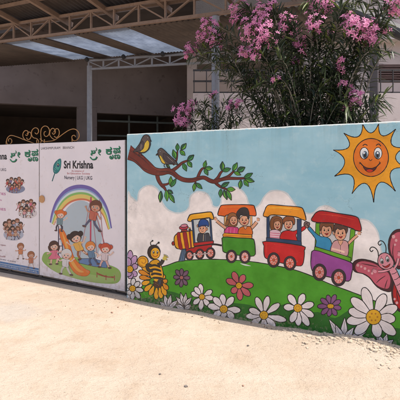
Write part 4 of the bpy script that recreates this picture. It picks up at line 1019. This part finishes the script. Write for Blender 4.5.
# sloping dark gutter beam at right with its post
dk = surf('dark_beam_paint', (.035, .033, .038), (.06, .055, .06), 10, .55, 40, .3, .004)
NB = 2.0
ga = W3(255, -30, NB); gb = W3(440, 50, NB)
t = empty('gutter_beam', ga, ANG, 'thick dark sloping gutter pipe above the oleander at the top right', 'gutter')
m_ = MB(); m_.tube([ga, gb], .088, 14); m_.build('pipe', dk, t, smooth=False)
m_ = MB()
for k in (.25, .5, .75): m_.tube([ga.lerp(gb, k - .006), ga.lerp(gb, k + .006)], .095, 14)
m_.build('clamps', dk, t)
conp = surf('mauve_concrete', (.10, .085, .09), (.14, .12, .125), 5, .85)
s_, z_ = on_plane(374, 26, NB); e = empty('concrete_post', L(s_, NB, 0), ANG, 'grey post under the dark gutter pipe behind the painted sun', 'post')
m_ = MB(); m_.wbox(s_ - .05, s_ + .05, NB - .05, NB + .05, -.1, z_ - .02); m_.build('shaft', conp, e)
m_ = MB(); m_.wbox(s_ - .075, s_ + .075, NB - .075, NB + .075, z_ - .019, z_ + .02); m_.build('head', conp, e)

e = empty('unseen_shade_wall', L(sA - 3.9, 2.3, 0), ANG, 'unseen wall added left of the yard to darken the house front', 'wall')  # added out of view to block light coming in from the left
m_ = MB(); m_.wbox(sA - 4, sA - 3.8, .3, 4.3, -.2, 5.2); m_.build('wall_body', surf('shade_wall_plaster', (.14, .11, .10), (.19, .155, .14), 2, .9), e)
# ------------------------------------------------------------------ house behind the gate (its front runs almost square to the view)
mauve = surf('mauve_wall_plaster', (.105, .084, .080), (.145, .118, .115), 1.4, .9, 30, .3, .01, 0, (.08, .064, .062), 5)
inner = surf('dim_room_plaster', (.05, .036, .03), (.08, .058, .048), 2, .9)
HA = math.atan2(430, 1070) * .9
HX = Vector((math.cos(HA), math.sin(HA), 0)); HY = Vector((-math.sin(HA), math.cos(HA), 0))
O = Vector((ray(77, 103).x * 13.4, 13.4, 0))
def h3(x, y, z): return O + HX * x + HY * y + Vector((0, 0, z))
house = empty('house', h3(-1, 1.5, 0), HA, 'mauve plastered house with a dark open porch behind the gate', 'house')
def hb(m_, x0, x1, y0, y1, z0, z1): m_.box(h3((x0 + x1) / 2, (y0 + y1) / 2, (z0 + z1) / 2), HX * (x1 - x0) / 2, HY * (y1 - y0) / 2, (0, 0, (z1 - z0) / 2))
def hx_at(px):   # where a traced column meets the front plane
    r = ray(px, 165); r.z = 0; t = O.dot(HY) / r.dot(HY); return (r * t - O).dot(HX), t
def hz_at(px, py):
    x, t = hx_at(px); return EYE + (165 - py) / F * t
ZL = hz_at(40, 105); x77 = 0; x97 = hx_at(97)[0]; x192 = hx_at(192)[0]; ZL2 = hz_at(140, 114.5)
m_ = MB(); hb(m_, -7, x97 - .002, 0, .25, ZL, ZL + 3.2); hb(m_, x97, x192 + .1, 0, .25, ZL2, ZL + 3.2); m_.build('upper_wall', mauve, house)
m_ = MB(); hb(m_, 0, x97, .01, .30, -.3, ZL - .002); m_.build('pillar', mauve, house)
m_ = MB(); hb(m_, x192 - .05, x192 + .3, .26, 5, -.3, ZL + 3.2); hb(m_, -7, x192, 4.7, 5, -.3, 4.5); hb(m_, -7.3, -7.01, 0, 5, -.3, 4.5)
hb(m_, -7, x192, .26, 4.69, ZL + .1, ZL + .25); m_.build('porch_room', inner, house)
m_ = MB(); hb(m_, -7, x192, -.35, -.01, ZL2 + 2.3, ZL2 + 2.42); m_.build('ledge', mauve, house)
rail = surf('dull_green_rail', (.045, .055, .05), (.07, .08, .07), 8, .6)
m_ = MB()
zr = hz_at(135, 121)
hb(m_, x97 + .05, x192 - .1, .30, .34, zr - .03, zr + .03); 
for px in (131, 160): x = hx_at(px)[0]; hb(m_, x - .03, x + .03, .35, .39, .9, ZL2 - .005)
hb(m_, x97 + .05, x192 - .1, .30, .34, zr - .5, zr - .45)
m_.build('porch_grille', rail, house)
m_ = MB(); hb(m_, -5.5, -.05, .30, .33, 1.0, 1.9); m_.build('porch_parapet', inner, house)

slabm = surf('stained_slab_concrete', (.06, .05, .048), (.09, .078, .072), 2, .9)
e = empty('shade_slab', L(-1.5, 6, 5.55), ANG, 'high dark slab added over the courtyard to shade the mauve house', 'canopy')  # slab and ribs added to keep the sun off the house front
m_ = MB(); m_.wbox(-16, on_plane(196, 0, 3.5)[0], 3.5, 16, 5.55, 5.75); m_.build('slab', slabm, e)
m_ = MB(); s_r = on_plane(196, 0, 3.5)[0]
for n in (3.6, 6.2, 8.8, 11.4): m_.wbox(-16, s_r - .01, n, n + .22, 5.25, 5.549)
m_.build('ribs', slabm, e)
# ------------------------------------------------------------------ pale boundary wall with grille and neighbour building at the right
pale = surf('pale_neighbour_plaster', (.40, .35, .35), (.48, .42, .42), .9, .9, 20, .3, .01, 0, (.32, .27, .27), 4)
D = 9.2
def fx(px): return (px - 200) / F * D
def fz(py): return EYE + (165 - py) / F * D
t = empty('courtyard_wall', Vector((fx(300), D, 0)), 0, 'pale plastered courtyard wall with a black grille, seen through the oleander', 'wall')
m_ = MB(); m_.box(((fx(193) + fx(560)) / 2, D + .1, (fz(93) - .3) / 2), ((fx(560) - fx(193)) / 2, 0, 0), (0, .1, 0), (0, 0, (fz(93) + .3) / 2)); m_.build('wall_body', pale, t, org=Vector((fx(300), D, 0)))
m_ = MB()
for y in (69.5, 80.5, 92): m_.bar((fx(193), D + .08, fz(y)), (fx(560), D + .08, fz(y)), .035, .035)
px = 194
while px < 560: m_.bar((fx(px), D + .05, fz(92)), (fx(px), D + .05, fz(69.5)), .02, .02); px += 12.5
m_.build('grille', surf('black_grille', (.02, .018, .02), (.035, .03, .03), 8, .5), t, org=Vector((fx(300), D, 0)))
# maroon shutter panels behind the grille
mar = surf('maroon_sheet', (.045, .02, .02), (.07, .03, .028), 6, .6)
for px0, px1, y0, y1, lb in ((247, 269, 68, 81, 'small maroon board behind the black grille left of the oleander'), (381, 440, 62, 79, 'long dark maroon slatted board behind the grille at the right edge')):
    mm = MB(); y = y0
    while y < y1 - 1:
        mm.box(((fx(px0) + fx(px1)) / 2, D + .35, fz(y + .9)), ((fx(px1) - fx(px0)) / 2, 0, 0), (0, .012, 0), (0, 0, .014)); y += 2.4
    for q in (px0, px1, (px0 + px1) / 2): mm.bar((fx(q), D + .37, -.1), (fx(q), D + .37, fz(y0 - 1)), .04, .03)
    mm.bar((fx(px0), D + .38, fz(y0 - 1)), (fx(px1), D + .38, fz(y0 - 1)), .03, .03)
    mm.box(((fx(px0) + fx(px1)) / 2, D + .41, fz((y0 + y1) / 2)), ((fx(px1) - fx(px0)) / 2, 0, 0), (0, .008, 0), (0, 0, (fz(y0) - fz(y1)) / 2))
    o = mm.build('slatted_board', mar); tag(o, lb, 'board')
# stands for the boards: narrow ledge of the neighbour building
B = 13.5
e = empty('side_canopy', Vector((fx(250), 10.5, 4.4)), 0, 'dark low canopy behind the oleander in front of the tall neighbouring building', 'canopy')
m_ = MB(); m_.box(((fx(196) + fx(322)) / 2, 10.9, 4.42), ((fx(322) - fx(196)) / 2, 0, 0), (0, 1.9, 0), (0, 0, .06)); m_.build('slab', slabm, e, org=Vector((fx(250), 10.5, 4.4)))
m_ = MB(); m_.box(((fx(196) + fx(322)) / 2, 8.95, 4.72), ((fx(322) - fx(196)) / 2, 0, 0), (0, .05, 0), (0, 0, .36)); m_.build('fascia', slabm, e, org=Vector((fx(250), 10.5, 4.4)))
def bx_(px): return (px - 200) / F * B
nb = empty('neighbour_building', Vector((bx_(330), B, 0)), 0, 'tall pale plastered neighbouring building at the top right', 'building')
O2 = Vector((bx_(330), B, 0))
zr0 = EYE + (165 - 55) / F * B
m_ = MB(); m_.box(((bx_(187) + bx_(640)) / 2, B + 2, 4), ((bx_(640) - bx_(187)) / 2, 0, 0), (0, 2, 0), (0, 0, 4.4)); m_.build('wall', pale, nb, org=O2)
lc = surf('grey_ledge', (.34, .32, .33), (.42, .39, .39), 4, .85)
for z in (zr0 + .45, zr0 + 2.7): 
    m_ = MB(); m_.box(((bx_(187) + bx_(640)) / 2, B - .2, z), ((bx_(640) - bx_(187)) / 2, 0, 0), (0, .199, 0), (0, 0, .06)); m_.build('ledge', lc, nb, org=O2)
for px in (300, 425):
    m_ = MB(); x = bx_(px); z = 6.9
    m_.box((x, B - .03, z), (.42, 0, 0), (0, .028, 0), (0, 0, .5)); wn_ = m_.build('window', surf('dark_window_glass', (.03, .035, .04), (.05, .05, .06), 4, .15, bstr=.02), nb, org=O2)
    m_ = MB()
    for d in (-.44, 0, .44): m_.bar((x + d, B - .075, z - .5), (x + d, B - .075, z + .5), .04, .03, up=(1, 0, 0))
    for d in (-.52, .52): m_.bar((x - .46, B - .075, z + d), (x + .46, B - .075, z + d), .04, .04)
    f_ = m_.build('window_frame', lc, nb, org=O2)

# ------------------------------------------------------------------ oleanders
def leaf_mat():
    m, n, l, b = new_mat('oleander_leaf')
    geo = n.new('ShaderNodeNewGeometry')
    c = mixrgb(n, l, ramp(n, l, noise_n(n, l, 9, 3, .6, geo.outputs['Position']), .3, .7), (.018, .028, .017), (.036, .054, .030))
    at = n.new('ShaderNodeAttribute'); at.attribute_name = 'young'
    c = mixrgb(n, l, at.outputs['Fac'], c, (.13, .17, .04))
    l.new(c, b.inputs['Base Color']); b.inputs['Roughness'].default_value = .42; b.inputs['Specular IOR Level'].default_value = .4
    t = n.new('ShaderNodeBsdfTranslucent'); l.new(c, t.inputs[0]); mx = n.new('ShaderNodeMixShader'); mx.inputs[0].default_value = .22
    l.new(b.outputs[0], mx.inputs[1]); l.new(t.outputs[0], mx.inputs[2]); l.new(mx.outputs[0], n['Material Output'].inputs[0]); return m
def petal_mat(name, c1, c2):
    m, n, l, b = new_mat(name)
    geo = n.new('ShaderNodeNewGeometry').outputs['Position']
    c = mixrgb(n, l, ramp(n, l, noise_n(n, l, 25, 3, .6, geo), .3, .7), c1, c2)
    l.new(c, b.inputs['Base Color']); b.inputs['Roughness'].default_value = .6
    t = n.new('ShaderNodeBsdfTranslucent'); l.new(c, t.inputs[0]); mx = n.new('ShaderNodeMixShader'); mx.inputs[0].default_value = .35
    l.new(b.outputs[0], mx.inputs[1]); l.new(t.outputs[0], mx.inputs[2]); l.new(mx.outputs[0], n['Material Output'].inputs[0]); return m
LM = leaf_mat(); PM = petal_mat('oleander_petal', (.62, .14, .37), (.82, .38, .58)); PC = petal_mat('oleander_throat', (.75, .50, .45), (.80, .62, .5))
bark = surf('oleander_bark', (.16, .14, .11), (.22, .19, .15), 20, .85)
rl = random.Random(11)
def rv(r=rl): return Vector((r.uniform(-1, 1), r.uniform(-1, 1), r.uniform(-1, 1)))
def add_leaf(V, Fc, Y, p, d, ln, w, young):
    d = d.normalized(); side = d.cross(Vector((0, 0, 1)) + rv() * .5)
    if side.length < .1: side = Vector((1, 0, 0))
    side.normalize(); up = side.cross(d); droop = rl.uniform(.05, .5) * ln
    o = len(V); prof_ = ((0, .12), (.25, .8), (.55, 1.), (.82, .62), (1, .03))
    for t_, k in prof_:
        c = p + d * ln * t_ - Vector((0, 0, 1)) * droop * t_ * t_
        V += [c - side * w * k, c - up * w * .25 * k, c + side * w * k]
    for i in range(4):
        q = o + i * 3; Fc += [(q, q + 3, q + 4, q + 1), (q + 1, q + 4, q + 5, q + 2)]; Y += [young, young]
def oleander(base_px, nb_, targets, extra, label, group=None, sc=1.):
    bs, bz = on_plane(base_px, 200, nb_); base = L(bs, nb_, -.05)
    e = empty('oleander_shrub', L(bs, nb_, -.04), ANG, label, 'shrub', group)
    V, Fc, Y = [], [], []; stems = MB(); tips = []
    for px, py, n, flo in targets + extra:
        tip = W3(px, py, n); b0 = base + Vector((rl.uniform(-.16, .16), rl.uniform(-.1, .1), 0))
        hgt = tip.z - b0.z; hor = tip - b0; hor.z = 0
        c1 = b0 + Vector((0, 0, hgt * .55)) + hor * .18 + rv() * .06; c2 = b0 + Vector((0, 0, hgt * 1.02)) + hor * .62 + rv() * .05
        P = []
        for i in range(15):
            t = i / 14; P.append(b0 * (1 - t) ** 3 + c1 * 3 * t * (1 - t) ** 2 + c2 * 3 * t * t * (1 - t) + tip * t ** 3)
        stems.tube(P, [.013 * (1 - .8 * i / 14) for i in range(15)], 5)
        # leaf whorls
        total = sum((P[i + 1] - P[i]).length for i in range(14)); t = .42 if flo != 2 else .55
        while t < 1.0:
            i = min(13, int(t * 14)); p = P[i].lerp(P[i + 1], t * 14 - i); d = (P[i + 1] - P[i]).normalized()
            k0 = rl.uniform(0, 6.28); side = d.cross(Vector((.3, .2, 1))).normalized(); up = d.cross(side)
            if p.z > 1.35 and rl.random() < .93:
                for k in range(3):
                    a_ = k0 + k * 2.094 + rl.uniform(-.3, .3); dd = (side * math.cos(a_) + up * math.sin(a_)) * rl.uniform(.7, 1.1) + d * rl.uniform(.4, 1.0)
                    yg = (rl.random() < .10) * .8 + (t > .93) * rl.uniform(0, .45)
                    add_leaf(V, Fc, Y, p, dd, rl.uniform(.10, .20) * sc, rl.uniform(.0075, .0115) * sc, min(1, yg))
            t += rl.uniform(.038, .068) / total * 1.0
        tips.append((tip, (P[14] - P[12]).normalized(), flo))
    stems.build('stems', bark, e, smooth=True)
    o = mk('foliage', V, Fc, LM, e); at = o.data.attributes.new('young', 'FLOAT', 'FACE'); at.data.foreach_set('value', Y)
    for tip, d, flo in tips:
        if not flo: continue
        m_ = MB(); cnt = {1: rl.randint(16, 24), 2: rl.randint(28, 38), 3: rl.randint(5, 8)}[flo]; rad = {1: .09, 2: .15, 3: .05}[flo]
        for _ in range(cnt):
            o_ = rv(); o_ = o_.normalized() * rl.uniform(.35, 1) * rad; c = tip + o_ + d * rad * .3
            nn = (o_.normalized() * .8 + Vector((-.2, -.75, .35)) + rv() * .4).normalized(); x = nn.cross(Vector((0, 0, 1)) + rv() * .2).normalized(); y = nn.cross(x); r_ = rl.uniform(.021, .033)
            k0 = rl.uniform(0, 6)
            for k in range(5):
                a0 = k0 + k * 1.2566; dr = x * math.cos(a0) + y * math.sin(a0); tw = x * math.cos(a0 + .5) + y * math.sin(a0 + .5); tv = x * math.cos(a0 - .42) + y * math.sin(a0 - .42)
                m_.add([c - nn * .004, c + tv * r_ * .62 + nn * .003, c + (dr * 1.02 + tv * .25) * r_ * .95 + nn * .001, c + (tw * .5 + dr * .6) * r_ * 1.0 + nn * .004, c + tw * r_ * .5 + nn * .004], [(0, 1, 2, 3, 4)])
            m_.add([c + nn * .003, c + x * r_ * .22 + nn * .005, c + (x * -.11 + y * .19) * r_ + nn * .006, c + (x * -.11 - y * .19) * r_ + nn * .006], [(0, 1, 2), (0, 2, 3), (0, 3, 1)], 1)
        m_.build('flower_cluster', [PM, PC], e)
    return e
T = [(212, 27, .5, 2), (204, 37, .5, 1), (219, 40, .55, 2), (194, 49, .5, 1), (187, 54, .45, 3), (243, 8, .6, 2), (238, 18, .6, 1), (254, 32, .3, 2), (268, 8, .5, 2), (263, 25, .35, 2), (270, 37, .25, 2), (257, 53, .25, 1), (247, 52, .4, 1), (266, 42, .3, 1),
     (292, 27, .5, 2), (286, 22, .5, 1), (300, 45, .55, 1), (312, 28, .45, 2), (318, 10, .6, 2), (328, 8, .6, 1), (315, 42, .6, 3), (303, 52, .5, 3), (346, 20, .5, 1), (350, 30, .4, 2), (360, 35, .4, 2), (366, 30, .45, 1), (368, 39, .45, 1), (384, 30, .6, 3), (390, 10, .4, 1), (398, 2, .4, 1),
     (330, 34, .6, 3), (339, 62, .4, 3), (340, 69, .4, 3), (342, 84, .4, 3), (345, 93, .5, 1), (352, 98, .4, 1), (345, 108, .4, 3), (358, 52, .6, 3), (296, 62, .5, 3), (277, 79, .3, 3)]
X = []
for i in range(17): X.append((rl.uniform(262, 352), rl.uniform(40, 118), rl.uniform(.25, 1.1), 0))
for i in range(14): X.append((rl.uniform(275, 350), rl.uniform(84, 120), rl.uniform(.25, 1.0), 0))
for i in range(11): X.append((rl.uniform(262, 400), rl.uniform(-10, 30), rl.uniform(.4, 1.2), 0))
for i in range(7): X.append((rl.uniform(345, 400), rl.uniform(95, 122), rl.uniform(.3, .7), 0))
for p in ((216, 62), (230, 70), (240, 92), (250, 84), (262, 104), (258, 112), (270, 118), (376, 48), (392, 50), (225, 52)): X.append((p[0], p[1], rl.uniform(.4, .6), 0))
oleander(312, .62, T, X, 'large oleander shrub with pink flowers rising behind the painted wall')
T2 = [(185, 117, .4, 2), (180, 123, .4, 1), (191, 112, .45, 1), (192, 103, .5, 3), (232, 108, .4, 1), (237, 104, .4, 3), (213, 96, .5, 3)]
X2 = [(200, 112, .4, 0), (208, 118, .4, 0), (216, 110, .5, 0), (222, 118, .4, 0), (243, 112, .4, 0), (205, 104, .5, 0), (228, 100, .5, 0), (212, 122, .35, 0), (236, 120, .35, 0), (250, 117, .4, 0)]
oleander(210, .5, T2, X2, 'low oleander shrub with a few pink flowers behind the left end of the painted wall', sc=.8)

# ------------------------------------------------------------------ rubble, pebbles
clod = surf('dry_clod', (.44, .35, .26), (.54, .45, .35), 20, .95, 90, .6, .01, 0, (.34, .26, .19), 25)
def rock(m_, c, r, rr, mi=0):
    base = [(-1, -1, -1), (1, -1, -1), (1, 1, -1), (-1, 1, -1), (-1, -1, 1), (1, -1, 1), (1, 1, 1), (-1, 1, 1), (0, 0, 1.35), (1.3, 0, 0), (-1.3, 0, 0), (0, 1.3, 0), (0, -1.3, 0), (0, 0, -1.2)]
    a_ = rr.uniform(0, 6.3); sx, sy, sz = rr.uniform(.7, 1.3), rr.uniform(.6, 1.1), rr.uniform(.35, .75)
    v = []
    for x, y, z in base:
        x, y, z = x * sx * rr.uniform(.75, 1.15) * .7, y * sy * rr.uniform(.75, 1.15) * .7, z * sz * rr.uniform(.8, 1.1) * .7
        v.append(Vector((c[0] + (x * math.cos(a_) - y * math.sin(a_)) * r, c[1] + (x * math.sin(a_) + y * math.cos(a_)) * r, c[2] + z * r)))
    f = [(8, 4, 5), (8, 5, 6), (8, 6, 7), (8, 7, 4), (9, 1, 2), (9, 2, 6), (9, 6, 5), (9, 5, 1), (10, 0, 4), (10, 4, 7), (10, 7, 3), (10, 3, 0), (11, 3, 7), (11, 7, 6), (11, 6, 2), (11, 2, 3), (12, 0, 1), (12, 1, 5), (12, 5, 4), (12, 4, 0), (13, 1, 0), (13, 2, 1), (13, 3, 2), (13, 0, 3)]
    m_.add(v, f, mi)
rr = random.Random(5)
def gp(s, n): 
    p = L(s, n, 0); return Vector((p.x, p.y, ground_z(p.x, p.y)))
m_ = MB()
for i in range(1500):
    s_ = rr.gauss(2.78, .30); n_ = -abs(rr.gauss(.02, .10 + .04 * math.sin(s_ * 9))) - .012
    if s_ > 4: continue
    r_ = .004 * (1 / (.12 + rr.random())) ** .95; r_ = min(r_, .026); c = gp(s_, n_); rock(m_, (c.x, c.y, c.z + r_ * .1), r_, rr)
tag(m_.build('rubble', clod), 'crumbled earth and small rubble piled at the foot of the painted wall under the big daisy', 'rubble', kind='stuff')
m_ = MB()
for i in range(420):
    s_ = rr.uniform(0, 3.1); n_ = -abs(rr.gauss(.0, .07)) - .01; r_ = rr.choice((.003, .004, .006, .009)); c = gp(s_, n_); rock(m_, (c.x, c.y, c.z + r_ * .1), r_, rr)
for i in range(900):
    x, y = rr.uniform(-3.2, 1.9), rr.uniform(2.2, 5.8); p = Vector((x, y, 0)) - P0
    if p.dot(N) > -.05: continue
    r_ = rr.choice((.002, .002, .003, .004, .006)); rock(m_, (x, y, ground_z(x, y) + r_ * .15), r_, rr)
tag(m_.build('gravel', clod), 'fine gravel and grit scattered over the sandy ground', 'gravel', kind='stuff')
litter = surf('dry_leaf_bits', (.14, .075, .04), (.24, .14, .075), 30, .9)
m_ = MB()
for i in range(150):
    if i < 90: s_, n_ = rr.uniform(-1.1, 3.1), -abs(rr.gauss(0, .10)) - .015
    else: s_, n_ = rr.gauss(-.1, .8), -abs(rr.gauss(.25, .45)) - .02
    c = gp(s_, n_); a_ = rr.uniform(0, 6.3); l_ = .003 / (.16 + rr.random() * .9); w_ = l_ * rr.uniform(.25, .5); d1 = Vector((math.cos(a_), math.sin(a_), rr.uniform(-.1, .25))) * l_; d2 = Vector((-math.sin(a_), math.cos(a_), rr.uniform(-.2, .3))) * w_; c.z += .004
    m_.add([c - d1, c - d2 * .9, c + d1, c + d2 + Vector((0, 0, .002)), c - d1 * .5 - Vector((0, 0, .006))], [(0, 1, 2, 3), (0, 4, 1), (1, 4, 2), (2, 4, 3), (3, 4, 0)])
tag(m_.build('leaf_litter', litter), 'brown dry leaf crumbs scattered near the foot of the wall and gate', 'litter', kind='stuff')
big = [(352, 327, .034, 'pale angular clod at the left end of the rubble'), (366, 330, .045, 'largest pale clod in the rubble under the big daisy'), (380, 331, .036, 'flat clod right of the largest one in the rubble'), (372, 343, .030, 'clod at the front edge of the rubble'), (390, 346, .034, 'clod near the right edge of the picture in the rubble'), (345, 320, .024, 'small clod lying highest at the left of the rubble')]
for px, py, r_, lb in big:
    p = ground_pt(px, py); m_ = MB(); rock(m_, (p.x, p.y, ground_z(p.x, p.y) + r_ * .28), r_, rr)
    o = m_.build('earth_clod', clod); tag(o, lb, 'clod', 'larger clods in the rubble')
brick = surf('reddish_stone', (.30, .16, .11), (.36, .22, .16), 20, .9)
grey = surf('dark_stone', (.13, .11, .10), (.2, .17, .15), 20, .9)
for px, py, r_, mt, lb in ((186, 389, .014, grey, 'small dark pebble near the bottom edge, right of the middle'), (160, 376, .010, grey, 'small dark pebble at the bottom left of the dark one'), (243, 388, .012, brick, 'reddish pebble near the bottom edge in the middle'), (112, 312, .016, brick, 'reddish stone chip in front of the gate'), (118, 306, .012, brick, 'smaller reddish chip just before the gate end'), (248, 346, .011, grey, 'dark pebble below the daisies in mid ground')):
    p = ground_pt(px, py); m_ = MB(); rock(m_, (p.x, p.y, ground_z(p.x, p.y) + r_ * .3), r_, rr); tag(m_.build('pebble', mt), lb, 'pebble')
